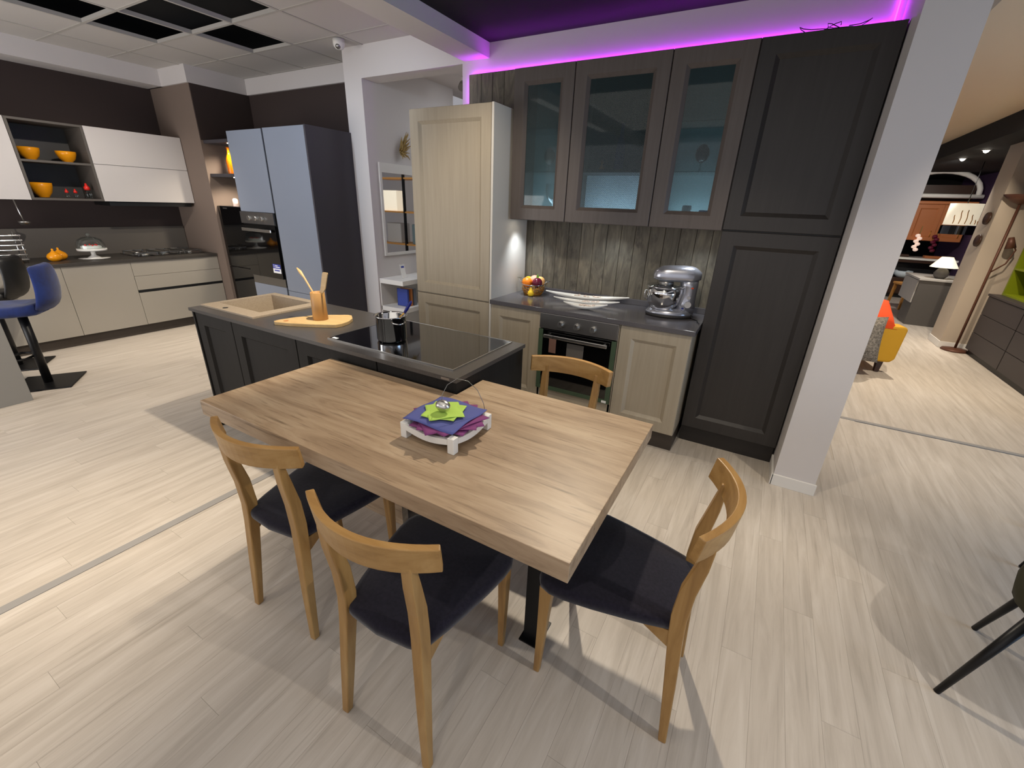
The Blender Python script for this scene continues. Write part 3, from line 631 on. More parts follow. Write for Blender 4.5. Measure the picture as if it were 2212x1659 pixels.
# ================================================================== DINING CHAIRS
def make_chair():
    t = thing('dining_chair', 'chair', 'chair')
    out = [(.10,.022),(.125,.028),(.15,.06),(.168,.12),(.185,.19),(.205,.28),(.218,.36),(.22,.41),(.208,.445),(.18,.462),(.10,.468)]
    ring = [(x,y) for x,y in out] + [(-x,y) for x,y in reversed(out)]
    ring = [(0,.012)] + ring
    def rg(s, z, c=.245): return [(x*s, c+(y-c)*s, z) for x, y in ring]
    MB().loft([rg(.90,.428), rg(1,.444), rg(1,.462), rg(.975,.472), rg(.90,.478), rg(.5,.480)], True, True).build('seat', 'seat_fabric', t)
    for s in (-1, 1):
        MB().legpath([(s*.165,0,0),(s*.150,.018,.22),(s*.138,.036,.42),(s*.135,.040,.50),(s*.136,.034,.60),(s*.140,.016,.70),(s*.141,.007,.765),(s*.141,.005,.80)],
                     [(.026,.024),(.032,.034),(.035,.042),(.035,.044),(.034,.042),(.034,.034),(.033,.024),(.030,.018)]).build('leg', 'chair_oak', t, bevel=.004)
        MB().legpath([(s*.172,.448,0),(s*.180,.437,.25),(s*.185,.430,.437)], [(.022,.022),(.030,.032),(.034,.044)]).build('leg', 'chair_oak', t, bevel=.004)
        MB().loft([[(s*.128,.05,.37),(s*.146,.05,.37),(s*.146,.05,.436),(s*.128,.05,.436)], [(s*.140,.13,.424),(s*.152,.13,.424),(s*.152,.13,.437),(s*.140,.13,.437)], [(s*.150,.42,.424),(s*.162,.42,.424),(s*.162,.42,.437),(s*.150,.42,.437)]]).build('side_rail', 'chair_oak', t)
    B(-.17, .17, .415, .435, .412, .437).build('front_rail', 'rail_oak', t)
    rings = []
    for i in range(17):
        u = -1+2*i/16; x = .212*u; y = -.028+.075*u*u; tilt = -.012
        nx, ny = -2*.075*u/.212, 1.0; l = math.hypot(nx, ny); nx /= l; ny /= l
        h0, h1 = .762+.004*u*u, .846-.004*u*u; T = .0125
        sh = .008*u*abs(u)
        rings.append([(x-nx*T+0, y-ny*T, h0), (x+nx*T, y+ny*T, h0), (x+nx*T*.9+sh*.4, y+ny*T*.9+tilt, h1), (x-nx*T*.9+sh*.4, y-ny*T*.9+tilt, h1)])
    MB().loft(rings, True, False).build('backrest', 'rail_oak', t, bevel=.003)
    return t
ch = make_chair()
CH = [((.0044,-2.7918), 3.27, 'oak chair with dark seat at the left of the table front'), ((.6451,-2.8857), 2.66, 'oak chair with dark seat nearest the camera at the table front'),
      ((1.4055,-2.271), 90.4, 'oak chair with dark seat at the right end of the table'), ((.615,-1.475), 181, 'oak chair behind the table in front of the oven')]
for i, ((x, y), a, lb) in enumerate(CH):
    o = ch if i == 0 else copy_tree(ch)
    o.location = (x, y, 0); o.rotation_euler = (0, 0, math.radians(a)); o['label'] = lb; o['group'] = 'oak chairs around the table'

# ================================================================== LEFT BAY
LX = -4.808
def lbase(y0, y1, label, kind):
    t = thing('base_unit', label, 'cabinet', (LX, y0, 0), group='grey handleless base units on the left'); w = y1-y0
    B(-.6, -.022, .001, w-.001, .11, .82).build('body', 'grey_dark', t)
    B(-.55, -.06, 0, w, 0, .11).build('plinth', 'plinth_dark', t)
    if kind == 'door': B(-.021, 0, .0015, w-.0015, .112, .822).build('door', 'lacquer_grey', t, bevel=.0015)
    else:
        B(-.021, 0, .0015, w-.0015, .112, .478).build('drawer', 'lacquer_grey', t, bevel=.0015)
        B(-.021, -.004, .0015, w-.0015, .482, .508).build('grip_channel', 'black', t)
        B(-.021, 0, .0015, w-.0015, .510, .664).build('drawer', 'lacquer_grey', t, bevel=.0015)
        B(-.021, 0, .0015, w-.0015, .667, .822).build('drawer', 'lacquer_grey', t, bevel=.0015)
lbase(-1.262, -.335, 'grey base unit with three drawers and a dark grip channel', 'dr')
lbase(-1.842, -1.262, 'plain grey base unit directly left of the drawer unit', 'door')
lbase(-2.44, -1.842, 'plain grey base unit behind the blue bar stool', 'door')
lbase(-3.04, -2.44, 'plain grey base unit at the left edge of the picture', 'door')
t = thing('counter', 'dark thin worktop over the grey left base units', 'worktop', (-5.497, -3.04, .824))
B(.0, .705, 0, 2.70, 0, .032).build('slab', 'dark_top', t, bevel=.002)
B(.0, .02, 0, 2.70, .0325, .33).build('back_panel', 'backsplash', t)
def wall_unit(y0, y1, label, kind):
    t = thing('wall_unit', label, 'cabinet', (-5.5, y0, 1.445), group='wall units in the left bay'); w = y1-y0; H = .72; D = .44
    if kind == 'flap':
        B(.0, D-.02, .001, w-.001, 0, H).build('body', 'lacquer_white', t)
        B(D-.019, D, .0015, w-.0015, .0, .364).build('door', 'lacquer_white', t, bevel=.0015); B(D-.019, D, .0015, w-.0015, .368, H).build('door', 'lacquer_white', t, bevel=.0015)
    elif kind == 'one':
        B(.0, D-.02, .001, w-.001, 0, H).build('body', 'lacquer_white', t); B(D-.019, D, .0015, w-.0015, 0, H).build('door', 'lacquer_white', t, bevel=.0015)
    else:
        for a in (0, w-.02): B(.012, D, a, a+.02, 0, H).build('side_panel', 'backsplash', t)
        B(.0, .012, 0, w, 0, H).build('back_panel', 'dark_top', t)
        for z in (0, .345, H-.02): B(.012, D, .02, w-.02, z, z+.02).build('shelf', 'backsplash', t)
    return t
wall_unit(-1.235, -.335, 'white wall unit with two lift-up doors above the gas hob', 'flap')
wall_unit(-1.80, -1.237, 'open dark wall unit holding orange bowls', 'open')
wall_unit(-2.5, -1.802, 'white wall unit at the left edge of the picture', 'one')
tag(B(-.40,-.0,0,.82,0,.045).build('cooker_hood', 'black', loc=(-5.08, -1.19, 1.3995)), 'slim black cooker hood under the white wall unit', 'hood')
def bowl(y, z, r, h, label, x=-5.25):
    tag(MB().lathe([(0,0),(r*.42,0),(r*.45,.006),(r*.8,h*.35),(r*.97,h*.75),(r,h),(r*.95,h),(r*.75,h*.35),(r*.4,.012),(0,.012)], n=28).build('bowl', 'orange_glaze', loc=(x, y, z)), label, 'bowl', 'orange bowls in the open unit')
bowl(-1.655, 1.811, .085, .115, 'orange bowl on the upper shelf at the left'); bowl(-1.375, 1.811, .082, .105, 'smaller orange bowl on the upper shelf at the right'); bowl(-1.655, 1.4665, .09, .14, 'large orange bowl on the lower shelf of the open unit')
def jar(y, label, s=1, lid='red', body='thin_glass'):
    t = thing('jar', label, 'jar', (-5.18, y, 1.4665), group='jars in the open unit')
    MB().lathe([(0,0),(.028*s,0),(.03*s,.004),(.03*s,.07*s),(.022*s,.085*s)], n=16).build('glass', body, t); MB().lathe([(.024*s,.085*s),(.026*s,.11*s),(.012*s,.13*s),(.008*s,.15*s),(0,.152*s)], n=16).build('lid', lid, t)
jar(-1.315, 'largest red-topped jar on the lower shelf at the right', 1.0); jar(-1.42, 'small red-topped shaker next to the largest jar', .6); jar(-1.49, 'small red-topped shaker nearest the large orange bowl', .6)
ZL = .8565
def onion(x, y, label):
    tag(MB().lathe([(0,0),(.03,0),(.055,.02),(.062,.045),(.05,.07),(.022,.09),(.008,.105),(.010,.118),(.004,.125)], n=24).build('onion_ornament', 'orange_glaze', loc=(x, y, ZL)), label, 'ornament', 'orange onion ornaments on the left worktop')
onion(-5.06, -1.79, 'nearer orange onion ornament on the left worktop'); onion(-5.16, -1.72, 'orange onion ornament behind the nearer one')
tag(MB().lathe([(0,0),(.12,0),(.125,.002),(0,.003)], n=24, sx=1, sy=1.1).build('doily', 'white_matt', loc=(-5.12, -1.455, ZL)), 'white doily under the glass cake stand', 'doily')
t = thing('cake_stand', 'white cake stand with a frilled rim under a glass dome', 'cake stand', (-5.12, -1.455, ZL+.003))
MB().lathe([(0,0),(.06,0),(.05,.01),(.02,.03),(.02,.065),(.05,.075),(.125,.078),(.128,.10),(.12,.10),(0,.092)], n=36).build('stand', 'white_matt', t)
MB().lathe([(.118,.101),(.118,.15),(.10,.19),(.06,.215),(.012,.225)], n=32, cap=False).build('dome', 'thin_glass', t); MB().ball((0,0,.245), .018).build('knob', 'thin_glass', t)
t = thing('cake', 'small white cake with red berries inside the glass dome', 'cake', (-5.12, -1.455, ZL+.0955))
MB().lathe([(0,0),(.085,0),(.088,.03),(.08,.036),(0,.038)], n=24).build('sponge', 'white_matt', t)
for k in range(6): MB().ball((.05*math.cos(k), .05*math.sin(k), .042), .009, 8, 6).build('berry', 'red', t)
t = thing('gas_hob', 'steel gas hob with iron pan supports at the end of the left counter', 'hob', (-5.20, -.76, ZL))
B(-.22, .24, -.36, .36, 0, .006).build('plate', 'black_glass', t, bevel=.002)
for k, (hx, hy, r) in enumerate(((-.1,-.24,.035),(.12,-.24,.045),(0,0,.06),(-.1,.24,.045),(.12,.24,.03))):
    MB().lathe([(0,.006),(r,.006),(r*1.05,.014),(r*.8,.022),(0,.024)], (hx, hy, 0), 18).build('burner', 'steel', t)
for hy in (-.24, 0, .24):
    g = MB()
    for sx in (-.18, .2): g.box(sx-.005, sx+.005, hy-.1, hy+.1, .03, .038)
    for sy in (-.1, .1): g.box(-.18, .2, hy+sy-.005, hy+sy+.005, .03, .038)
    g.box(-.18,.2,hy-.004,hy+.004,.03,.038)
    for sx in (-.18, .2):
        for sy in (-.095, .095): g.box(sx-.005, sx+.005, hy+sy-.005, hy+sy+.005, .006, .03)
    g.build('pan_support', 'brushed', t)
t = thing('plate_rack', 'chrome plate rack with shiny trays at the left edge', 'rack', (-5.16, -2.12, ZL))
for z in (.03, .075, .12, .165, .21, .255): B(-.09, .12, -.14, .14, z, z+.012).build('tray', 'chrome', t, bevel=.002)
for sy in (-.13, .13): MB().tube([(-.08, sy, 0), (-.08, sy, .29)], .005, 8).build('post', 'chrome', t); MB().tube([(.09, sy, 0), (.09, sy, .27)], .005, 8).build('post', 'chrome', t)
t = thing('ladle', 'steel ladle hanging below the white wall unit', 'ladle', (-5.25, -1.87, 1.20))
MB().tube([(0,-.02,.24),(0,-.01,.12),(0,0,.03)], .006, 8).build('shaft', 'steel', t); MB().lathe([(.004,0),(.03,.006),(.045,.03),(.047,.04),(.042,.035),(.01,.008)], n=20).build('bowl', 'steel', t)
# bar panel and stools
t = thing('bar_counter', 'grey bar counter end at the left edge in front of the blue stool', 'counter', (-3.44, -2.62, 0))
B(-.05, 0, -1.2, 0, 0, .70).build('end_panel', 'grey_bar', t, bevel=.002)
def stool(loc, rot, m, label):
    t = thing('bar_stool', label, 'stool', loc, rot)
    MB().prism([(-.2,-.2),(.2,-.2),(.2,.2),(-.2,.2)], 0, .012).build('base', 'black_metal', t, bevel=.006)
    MB().tube([(0,0,.012),(0,0,.33),(0,0,.60)], .03, 16).build('post', 'black_metal', t)
    MB().tube([(0,-.03,.25),(-.10,-.05,.25),(-.13,-.14,.25),(0,-.20,.25),(.13,-.14,.25),(.10,-.05,.25),(0,-.03,.25)], .01, 8).build('footrest', 'black_metal', t)
    s = []
    for yy, z0, z1, wx in ((-.22,.615,.69,.17),(-.19,.60,.70,.20),(-.05,.605,.695,.215),(.10,.61,.70,.21),(.19,.62,.73,.20)):
        s.append([(-wx,yy,z0+.02),(-wx*.9,yy,z0),(0,yy,z0-.004),(wx*.9,yy,z0),(wx,yy,z0+.02),(wx,yy,z1-.02),(wx*.9,yy,z1),(0,yy,z1-.012),(-wx*.9,yy,z1),(-wx,yy,z1-.02)])
    MB().loft(s, True, True).build('seat', m, t, sub=1)
    s = []
    for z, yc, wx, th in ((.63,.18,.19,.05),(.70,.225,.205,.055),(.80,.245,.205,.05),(.90,.250,.20,.045),(.97,.245,.19,.04),(1.0,.235,.18,.03)):
        s.append([(-wx,yc-.06,z),(-wx*.5,yc-th*.45,z),(0,yc-th*.4,z),(wx*.5,yc-th*.45,z),(wx,yc-.06,z),(wx*1.02,yc-.03,z),(wx*.55,yc+th*.55,z),(0,yc+th*.6,z),(-wx*.55,yc+th*.55,z),(-wx*1.02,yc-.03,z)])
    MB().loft(s, True, True).build('backrest', m, t, sub=1)
    return t
stool((-3.80, -2.43, 0), math.radians(-32), 'velvet_blue', 'blue velvet bar stool on a black square base')
stool((-4.54, -2.43, 0), math.radians(-32), 'black', 'black bar stool cut off by the left edge beside the blue one')
# tall grey units
def tall(x0, x1, label):
    t = thing('tall_unit', label, 'cabinet', (x0, -.52, 0), group='tall grey units in the left bay'); return t, x1-x0
t, w = tall(-3.752, -3.145, 'tall grey unit with a built-in oven')
B(.0, w-.002, .022, .58, .08, .64).build('body', 'dark_side', t); B(0, w-.002, .022, .58, 1.41, 2.165).build('body', 'dark_side', t); B(0, w-.002, .3, .58, .64, 1.41).build('body', 'dark_side', t)
B(.002, w-.014, 0, .02, 1.40, 2.163).build('door', 'tall_grey', t, bevel=.0015); B(.002, w-.014, 0, .02, .08, .632).build('drawer', 'tall_grey', t, bevel=.0015)
B(w-.013, w-.002, .010, .02, .08, 2.163).build('grip_channel', 'black', t); B(0, w, .05, .5, 0, .08).build('plinth', 'plinth_black', t)
B(.002, w-.014, .002, .02, .634, .722).build('filler_panel', 'brushed', t)
t = thing('oven', 'built-in oven in the tall grey unit with a blue printed label', 'oven', (-3.750, -.52, .725))
B(.0, .588, .002, .25, .0, .672).build('body', 'black', t)
B(.0, .588, -.018, .002, .555, .672).build('control_panel', 'brushed', t); B(.0, .588, -.018, .002, .0, .545).build('oven_door', 'black_glass', t)
B(.03, .55, -.05, -.04, .478, .508).build('handle', 'steel', t, bevel=.004)
for k in range(3): MB().tube([(.18+.11*k, -.018, .612), (.18+.11*k, -.045, .612)], .024, 16).build('knob', 'steel', t)
lb = B(.44, .575, -.0195, -.018, .06, .155).build('label', 'label_blue', t); B(.44, .575, -.0205, -.0195, .06, .108).build('label_base', 'paper', lb)
text('2', .04, 'paper', lb, (.460, -.0197, .132)); B(.482, .525, -.0199, -.0195, .138, .145).build('print_line', 'paper', lb); B(.482, .56, -.0199, -.0195, .120, .130).build('print_line', 'paper', lb); B(.462, .553, -.0209, -.0205, .082, .096).build('print_line', 'label_blue', lb)
t, w = tall(-3.145, -2.50, 'tall grey unit with a plain full-height door')
B(.0, w-.02, .022, .58, .08, 2.168).build('body', 'dark_side', t); B(w-.02, w, 0, .58, .0, 2.17).build('side_panel', 'dark_side', t)
B(.012, w-.022, 0, .02, .61, 2.166).build('door', 'tall_grey', t, bevel=.0015); B(.012, w-.022, 0, .02, .08, .606).build('door', 'tall_grey', t, bevel=.0015)
B(.0, .011, .010, .02, .08, 2.165).build('grip_channel', 'black', t); B(0, w-.02, .05, .5, 0, .08).build('plinth', 'plinth_black', t)
# niche between pier and tall units
t = thing('fridge', 'glossy black low fridge in the niche beside the taupe pier', 'fridge', (-4.625, -.30, 0))
B(0, .86, .02, .6, .0, 1.43).build('body', 'black', t); B(.0, .86, .0, .018, .72, 1.43).build('door', 'black_glass', t, bevel=.002); B(.0, .86, 0, .018, .25, .712).build('door', 'black_glass', t, bevel=.002)
B(.12, .2, -.004, 0, 1.40, 1.412).build('badge', 'brushed', t)
for z, nm in ((2.10, 'upper'), (1.748, 'lower')):
    t = thing('niche_shelf', '%s dark floating shelf in the niche above the black fridge' % nm, 'shelf', (-4.628, -.30, z), group='floating shelves in the niche')
    B(0, .866, 0, .63, 0, .034).build('board', 'dark_side', t, bevel=.001)
    MB().lathe([(0,0),(.035,0),(.035,.004),(0,.004)], (.40, .08, -.0045), 16).build('spot', 'led_white', t)
    spot((-4.228, -.22, z-.012), (-4.45, -.05, .6), 34, 140, WARM, .6, .02)
tag(MB().lathe([(0,0),(.038,0),(.04,.01),(.04,.14),(.034,.17),(.014,.22),(.012,.27),(.016,.272),(.016,.285)], n=24).build('bottle', 'orange_clear', loc=(-4.36, -.19, 1.7825)), 'tall orange glass bottle on the lower niche shelf', 'bottle')
tag(MB().lathe([(0,0),(.028,0),(.028,.07),(.02,.085),(0,.09)], n=18).build('candle', 'candle', loc=(-4.36, -.22, 1.4305)), 'short pale candle standing on the black fridge', 'candle')
# dome camera
t = thing('security_camera', 'white dome security camera on the tiled ceiling by the white wall', 'camera', (-2.33, -.19, 2.78))
MB().lathe([(0,0),(.03,.004),(.045,.02),(.05,.04),(.05,.074),(0,.0745)], n=24).build('housing', 'white_paint', t); MB().ball((.012,-.02,.022), (.026,.026,.024)).build('lens_dome', 'brushed', t)
# opening: mirror, feather ornament, shelves, books, price stand, lamp
XM = -2.289
t = thing('mirror', 'white framed mirror on the wall inside the opening', 'mirror', (XM, .12, 1.0))
B(.0, .012, .03, .60, .03, .83).build('glass', 'mirror', t)
for a in ((.0,.03,.0,.92),(.60,.63,.0,.92)): B(0, .02, a[0], a[1], a[2], a[3]).build('frame_side', 'white_paint', t)
B(0, .02, .03, .60, 0, .03).build('frame_bottom', 'white_paint', t); B(0, .02, .03, .60, .83, .92).build('frame_top', 'white_paint', t)
fe = MB(); rr = random.Random(3)
for k in range(60):
    a = rr.uniform(0, 2*PI); l = rr.uniform(.04, .12); up = rr.uniform(-.6, 1)
    if up > .2: l *= 1.3
    dy, dz = math.cos(a)*l*.5+.05*(up > .2), math.sin(a)*l*.7+.1*(up > .4)
    fe.tube([(0,0,0), (.02+rr.uniform(0,.03), dy*.6, dz*.6), (.03+rr.uniform(0,.04), dy, dz)], [.006,.007,.002], 5)
tag(fe.build('dried_flowers', 'straw', loc=(XM+.012, .44, 2.05)), 'dried straw flower bunch fixed above the mirror', 'dried flowers')
t = thing('corner_shelf', 'white open corner shelf under the mirror', 'shelf', (XM, .02, 0))
for z in (.0, .42, .72): B(.0, .34, 0, .62, z, z+.05).build('shelf_board', 'white_paint', t, bevel=.002)
B(.0, .012, 0, .62, .05, .72).build('back_panel', 'white_paint', t); B(.012, .34, .605, .62, .05, .72).build('side_panel', 'white_paint', t)
for k, (m, th, h, lb) in enumerate((('book_blue', .022, .19, 'blue book at the left of the row on the corner shelf'), ('book_tan', .03, .19, 'tan spined book beside the blue one'), ('book_grey', .04, .185, 'grey book beside the tan spined one'))):
    t = thing('book', lb, 'book', (XM+.13, .14+.05*k, .4705), group='books on the corner shelf')
    B(0, .155, 0, th, 0, .003).build('cover', m, t); B(0, .003, 0, th, 0, h).build('cover', m, t); B(.003, .15, 0.002, th-.002, .003, h-.004).build('pages', 'paper', t)
    B(.0, .155, 0, .002, 0, h).build('cover', m, t); B(.0, .155, th-.002, th, 0, h).build('cover', m, t); B(.153, .156, 0, th, 0, h).build('spine', m, t)
t = thing('price_stand', 'clear acrylic price card stand on the corner shelf', 'price stand', (XM+.20, .16, .7705))
o = MB().prism_y([(0,0),(.002,0),(-.028,.15),(-.03,.15)], 0, .075).build('holder', 'clear_plastic', t)
MB().prism_y([(.0025,.004),(.0035,.004),(-.0255,.14),(-.0265,.14)], .006, .069).build('card', 'paper', t)
MB().prism_y([(-.0185,.112),(-.0178,.112),(-.0215,.13),(-.0222,.13)], .016, .06).build('print_line', 'label_blue', t)
t = thing('wall_lamp', 'small white spotlight on the ceiling seen through the opening', 'lamp', (-1.86, 1.0, 2.66))
MB().tube([(0,0,.14),(0,0,.07)], .012, 10).build('stem', 'white_paint', t); MB().tube([(0,.0,.08),(.03,-.05,.03)], [.03,.042], 14).build('head', 'brushed', t)
struct(B(-1.75, -1.25, 1.5, 3.2, 2.45, 2.8).build('trim_3', 'white_wall'), 'white boxed soffit in the room behind the opening')
t = thing('metal_shelving', 'black metal shelving reflected in the mirror', 'shelving', (-1.75, 1.62, 0))
for sx in (0, .55, 1.1): B(sx, sx+.03, 0, .03, 0, 2.2).build('post', 'black_metal', t)
for z in (.5, .95, 1.4, 1.85): B(0, 1.13, 0, .35, z, z+.02).build('shelf', 'oak_far', t)
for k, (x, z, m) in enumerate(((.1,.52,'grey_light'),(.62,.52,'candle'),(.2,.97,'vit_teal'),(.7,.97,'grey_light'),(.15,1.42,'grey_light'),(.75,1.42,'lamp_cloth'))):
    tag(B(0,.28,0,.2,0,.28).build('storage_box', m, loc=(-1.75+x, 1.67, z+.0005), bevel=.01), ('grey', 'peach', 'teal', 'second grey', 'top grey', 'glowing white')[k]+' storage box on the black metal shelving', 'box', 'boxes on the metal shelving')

# ================================================================== RIGHT: CHAIRS AND HALL
def shell_chair(loc, rot, label):
    t = thing('upholstered_chair', label, 'chair', loc, rot, 'olive chairs at the right edge')
    s = []
    for z, k in ((.40,.82),(.42,.97),(.46,1.0),(.49,.96),(.50,.8)): s.append([(.23*k*math.copysign(abs(math.cos(2*PI*j/24))**.7, math.cos(2*PI*j/24)), .23*k*math.copysign(abs(math.sin(2*PI*j/24))**.7, math.sin(2*PI*j/24)), z) for j in range(24)])
    MB().loft(s, True, True).build('seat', 'olive_velvet', t)
    s = []
    for z, k in ((.46,.9),(.55,1.0),(.68,1.0),(.78,.96),(.82,.85)):
        a = [(.24*k*math.cos(th), .03+.23*k*math.sin(th), z) for th in [PI*(.05+.9*j/10) for j in range(11)]]; b = [(.20*k*math.cos(th), .03+.19*k*math.sin(th), z) for th in [PI*(.95-.9*j/10) for j in range(11)]]
        s.append(a+b)
    MB().loft(s, True, True).build('backrest', 'olive_velvet', t)
    for sx in (-1, 1):
        for sy in (-1, 1): MB().tube([(sx*.15, sy*.15, .41), (sx*.24, sy*.24, 0)], [.017,.010], 12).build('leg', 'black_metal', t)
    return t
shell_chair((2.555, -1.66, 0), math.radians(-27), 'olive velvet chair with black splayed legs at the right edge')
shell_chair((3.10, -.62, 0), math.radians(-24), 'black splayed chair legs farther up the right edge')
# dining table to the right of the frame, whose shadow falls in view
t = thing('round_table', 'dark round table standing off to the right', 'table', (3.35, -1.35, 0))
MB().lathe([(0,.72),(.54,.72),(.55,.73),(.55,.75),(0,.75)], n=40).build('tabletop', 'dark_wood', t); MB().lathe([(0,0),(.3,0),(.28,.02),(.05,.05),(.05,.72),(0,.72)], n=24).build('pedestal', 'black_metal', t)
# mustard armchair
t = thing('armchair', 'mustard armchair half hidden behind the white pillar', 'armchair', (2.30, 2.55, 0), math.radians(12))
MB().prism_y([(-.35,.13),(.42,.13),(.46,.17),(.48,.50),(.45,.53),(.30,.53),(-.35,.50)], -.20, -.03).build('arm', 'mustard', t, bevel=.02)
MB().prism_y([(-.35,.13),(.42,.13),(.46,.17),(.48,.50),(.45,.53),(.30,.53),(-.35,.50)], .55, .72).build('arm', 'mustard', t, bevel=.02)
B(-.3, .42, -.03, .55, .15, .42).build('seat', 'mustard', t, bevel=.03); B(-.48, -.30, -.2, .72, .15, .80).build('backrest', 'mustard', t, bevel=.03)
for x, y in ((.36,-.12),(.36,.64),(-.4,-.12),(-.4,.64)): MB().legpath([(x,y,0),(x,y,.14)], [(.04,.04),(.06,.06)]).build('leg', 'dark_wood', t)
def cushion(loc, rz, tilt, s, m, label):
    n = 10; vs = []; fs = []
    for side in (1, -1):
        for i in range(n+1):
            for j in range(n+1):
                u, v = -1+2*i/n, -1+2*j/n; h = .085*((1-u**4)*(1-v**4))**.6
                vs.append((u*s*(1-.06*(1-abs(v)**2)*abs(u)), side*h, v*s*(1-.06*(1-abs(u)**2)*abs(v))))
    q = (n+1)**2
    for side in (0, 1):
        for i in range(n):
            for j in range(n):
                k = side*q+i*(n+1)+j; f = (k, k+1, k+n+2, k+n+1); fs.append(f if side else f[::-1])
    o = MB().add(vs, fs, True).build('cushion', m, loc=loc); o.rotation_euler = (tilt, 0, rz); tag(o, label, 'cushion')
cushion((2.47, 2.52, .62), .3, -.9, .2, 'orange_cloth', 'bright orange cushion on the mustard armchair')
cushion((2.36, 2.21, .40), .25, -.2, .24, 'fur', 'speckled grey fur cushion leaning on the mustard armchair')
# dark chest with lime vitrine
t = thing('chest', 'dark chest of drawers along the right edge of the hall', 'chest', (3.83, 1.2, 0))
B(.022, .5, 0, 2.94, .06, .74).build('body', 'chest', t); B(-.01, .52, -.01, 2.95, .74, .765).build('top', 'chest', t, bevel=.003); B(.03, .5, .02, 2.92, 0, .06).build('plinth', 'black', t)
for y0, y1 in ((0, .97), (.98, 1.95), (1.96, 2.94)):
    for z0, z1 in ((.065,.28),(.285,.51),(.515,.735)): B(0, .021, y0+.003, y1-.003, z0, z1).build('drawer', 'chest', t, bevel=.003)
t = thing('lime_cabinet', 'lime green glass cabinet standing on the dark chest', 'cabinet', (3.93, 2.24, .766))
for a in (0, .62, 1.24, 1.86): B(0, .30, a, a+.03, 0, 1.1).build('side_panel', 'lime', t)
for z in (0, .3, .62, 1.08): B(.0, .30, .03, 1.86, z, z+.02).build('shelf', 'lime', t)
B(.30, .31, 0, 1.89, 0, 1.1).build('back_panel', 'lime', t)
# copper floor lamp
t = thing('floor_lamp', 'copper uplighter floor lamp in front of the beige column', 'lamp', (3.76, 4.21, 0))
MB().lathe([(0,0),(.14,0),(.13,.02),(.03,.035),(0,.036)], n=28).build('base', 'copper', t); MB().tube([(0,0,.03),(0,0,.9),(0,0,1.78)], .014, 10).build('pole', 'copper', t)
MB().lathe([(.02,1.78),(.10,1.82),(.17,1.88),(.165,1.885),(.09,1.83),(0,1.80)], n=28).build('shade', 'copper', t)
ar = MB().tube([(0,0,1.0),(.10,-.02,1.12),(.13,-.03,1.28),(.06,-.02,1.40)], .008, 8).build('reading_arm', 'copper', t); MB().tube([(.05,-.02,1.42),(.08,-.02,1.30)], [.025,.05], 14).build('reading_shade', 'copper', ar)
# hats on the column
for k, z in enumerate((1.62, 1.36)):
    tag(MB().tube([(0,0,0),(-.015,-.002,0),(-.03,-.004,0)], [.075,.07,.02], 20).build('woven_plate', 'dark_wood', loc=(3.60, 4.42, z)), ('upper', 'lower')[k]+' round dark wall plate on the edge of the beige column', 'wall plate', 'dark round plates on the column')
# sideboard and table lamp
t = thing('sideboard', 'two-tone grey sideboard beside the beige column', 'sideboard', (3.52, 5.75, 0))
B(.0, .42, 0, .5, .0, .70).build('body', 'grey_dark', t); B(-.02, .9, -.02, .9, .70, .73).build('top', 'grey_light', t, bevel=.003); B(.44, .9, .02, .5, .30, .69).build('drawer', 'grey_light', t, bevel=.004); B(-.015, 0, .05, .88, .34, .69).build('door', 'grey_light', t); B(.46, .88, .08, .45, 0, .29).build('base', 'black', t)
t = thing('table_lamp', 'white cone table lamp on the grey sideboard', 'lamp', (3.78, 5.95, .7305)); t.scale = (.78, .78, .78)
MB().lathe([(0,0),(.07,0),(.11,.05),(.12,.11),(.08,.18),(.025,.21),(.02,.25)], n=24).build('base', 'grey_dark', t); MB().lathe([(.22,.22),(.09,.42)], n=28, cap=False).build('lamp_shade', 'lamp_cloth', t)
# far cherry kitchen
t = thing('cherry_kitchen_base', 'dark cherry base cupboard at the far end of the hall', 'cabinet', (3.3, 8.9, 0))
B(0, 1.45, 0, .6, .08, .42).build('body', 'dark_wood', t); B(0, 1.45, .2, .6, .42, .80).build('recess', 'black', t); B(-.02, 1.47, -.03, .6, .80, .84).build('top', 'white_gloss', t); B(0,1.45,-.005,.2,.74,.80).build('rail', 'dark_wood', t)
for x in (.02, .74): d = B(x, x+.69, -.02, 0, .10, .41).build('drawer', 'dark_wood', t, bevel=.004); B(x+.27, x+.42, -.03, -.02, .25, .27).build('handle', 'brushed', d)
B(0,1.45,.05,.5,0,.08).build('plinth','black',t)
t = thing('cherry_wall_cabinet', 'cherry wood wall cabinet at the far end of the hall', 'cabinet', (3.35, 9.0, 1.18))
B(0, 1.3, .02, .36, 0, .70).build('body', 'cherry', t); B(-.04, 1.34, -.03, .38, .70, .76).build('cornice', 'cherry', t, bevel=.01)
for x in (.0, .435, .87): d = ringdoor(t, x+.003, x+.43, .005, .695, 0, 'cherry', fr=.07); MB().tube([(x+.36, -.02, .08), (x+.36, -.02, .2)], .008, 8).build('handle', 'wire_gold', d)
tag(B(0,1.3,0,.05,0,.30).build('plate_shelf', 'dark_wood', loc=(3.35, 9.3, 1.95)), 'dark pelmet above the cherry wall cabinet', 'pelmet')
ap = MB(); pts = []
for i in range(17):
    a = PI*i/16; ap_x = .62*math.cos(a)
    pts.append((ap_x, 0, .42*math.sin(a)**.8))
ap.tube(pts, .045, 8); ap.tube([(-.75,0,-.02),(.7,0,-.02)], .04, 8)
tag(ap.build('white_arch', 'white_paint', loc=(3.98, 8.85, 2.05)), 'white arched canopy frame above the cherry cabinets', 'arch')
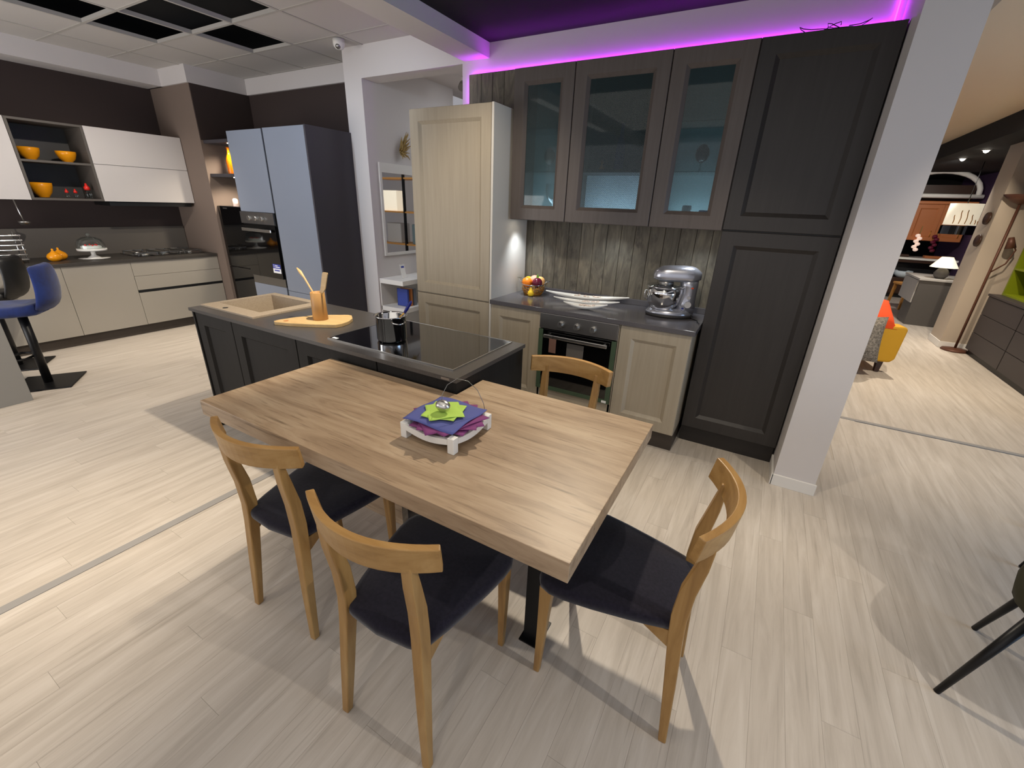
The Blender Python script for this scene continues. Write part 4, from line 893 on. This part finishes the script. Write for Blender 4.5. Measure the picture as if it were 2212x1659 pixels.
tag(MB().lathe([(0,0),(.08,0),(.15,.06),(.16,.14),(.15,.14),(.07,.02),(0,.02)], n=20).build('tureen', 'vit_white', loc=(3.95, 8.98, .4205)), 'pale round tureen in the recess of the cherry cupboard', 'tureen')
for k, (x, w) in enumerate(((3.4,.14),(3.75,.2),(4.2,.3))): tag(B(0,w,0,.15,0,.05).build('dish', ('white_matt','dark_wood','cherry')[k], loc=(x, 9.0, .8405), bevel=.008), ('white', 'dark', 'reddish')[k]+' serving dish on the far white worktop', 'dish', 'dishes on the far worktop')
for k, (x, m) in enumerate(((3.98,'candle'),(4.25,'plum'))):
    t = thing('onion_braid', ('pale', 'dark red')[k]+' braid of onions hanging by the cherry cabinet', 'onion braid', (x, 8.948, .96))
    for q in range(6): MB().ball((.02*(-1)**q, 0, .04+.055*q), (.045,.045,.036), 10, 7).build('onion', m, t)
    MB().tube([(0,0,.35),(0,0,.5)], .008, 6).build('cord', 'straw', t)
t = thing('drum_pendant', 'patterned drum lampshade glowing above the sideboard', 'lamp', (3.92, 6.6, 1.38))
MB().lathe([(.20,.14),(.20,.46)], n=32, cap=False).build('lamp_shade', 'lamp_cloth', t); MB().lathe([(.22,0),(.22,.13)], n=32, cap=False).build('glass_ring', 'black_glass', t)
MB().tube([(0,0,.46),(0,0,1.06)], .006, 8).build('cord', 'black', t); B(-.2,.2,-.004,.004,.44,.448).build('spider', 'brushed', t)
for k in range(7):
    a0 = PI+.9+k*.35
    MB().tube([(.204*math.cos(a0+.07*math.sin(i*.8)*(i/8)), .204*math.sin(a0+.07*math.sin(i*.8)*(i/8)), .16+.03*i*(.6+.4*math.sin(k))) for i in range(8)], .006, 5).build('scroll_print', 'oak_far', t)
t = thing('oak_stool', 'low oak stool with a pale seat by the grey sideboard', 'stool', (3.84, 7.45, 0), .3)
B(-.22,.22,-.22,.22,.43,.47).build('seat', 'oak_far', t, bevel=.01)
for x in (-.18,.18):
    for y in (-.18,.18): MB().legpath([(x*1.1,y*1.1,0),(x,y,.43)], [(.03,.03),(.045,.045)]).build('leg', 'oak_far', t)
for k, (x, y) in enumerate(((3.52, 5.15), (3.56, 6.2))):
    t = thing('ceiling_spotlight', ('nearer', 'farther')[k]+' bright spotlight in the black hall ceiling', 'spotlight', (x, y, 2.44), group='spotlights in the hall ceiling')
    MB().lathe([(.035,0),(.05,.002),(.05,.0095),(.035,.0095)], n=20).build('ring', 'white_paint', t); MB().lathe([(.002,-.030),(.02,-.022),(.034,.002),(.034,.008),(0,.008)], n=20).build('bulb', 'led_white', t)
print('planks', nplank, 'objects', len(bpy.data.objects))
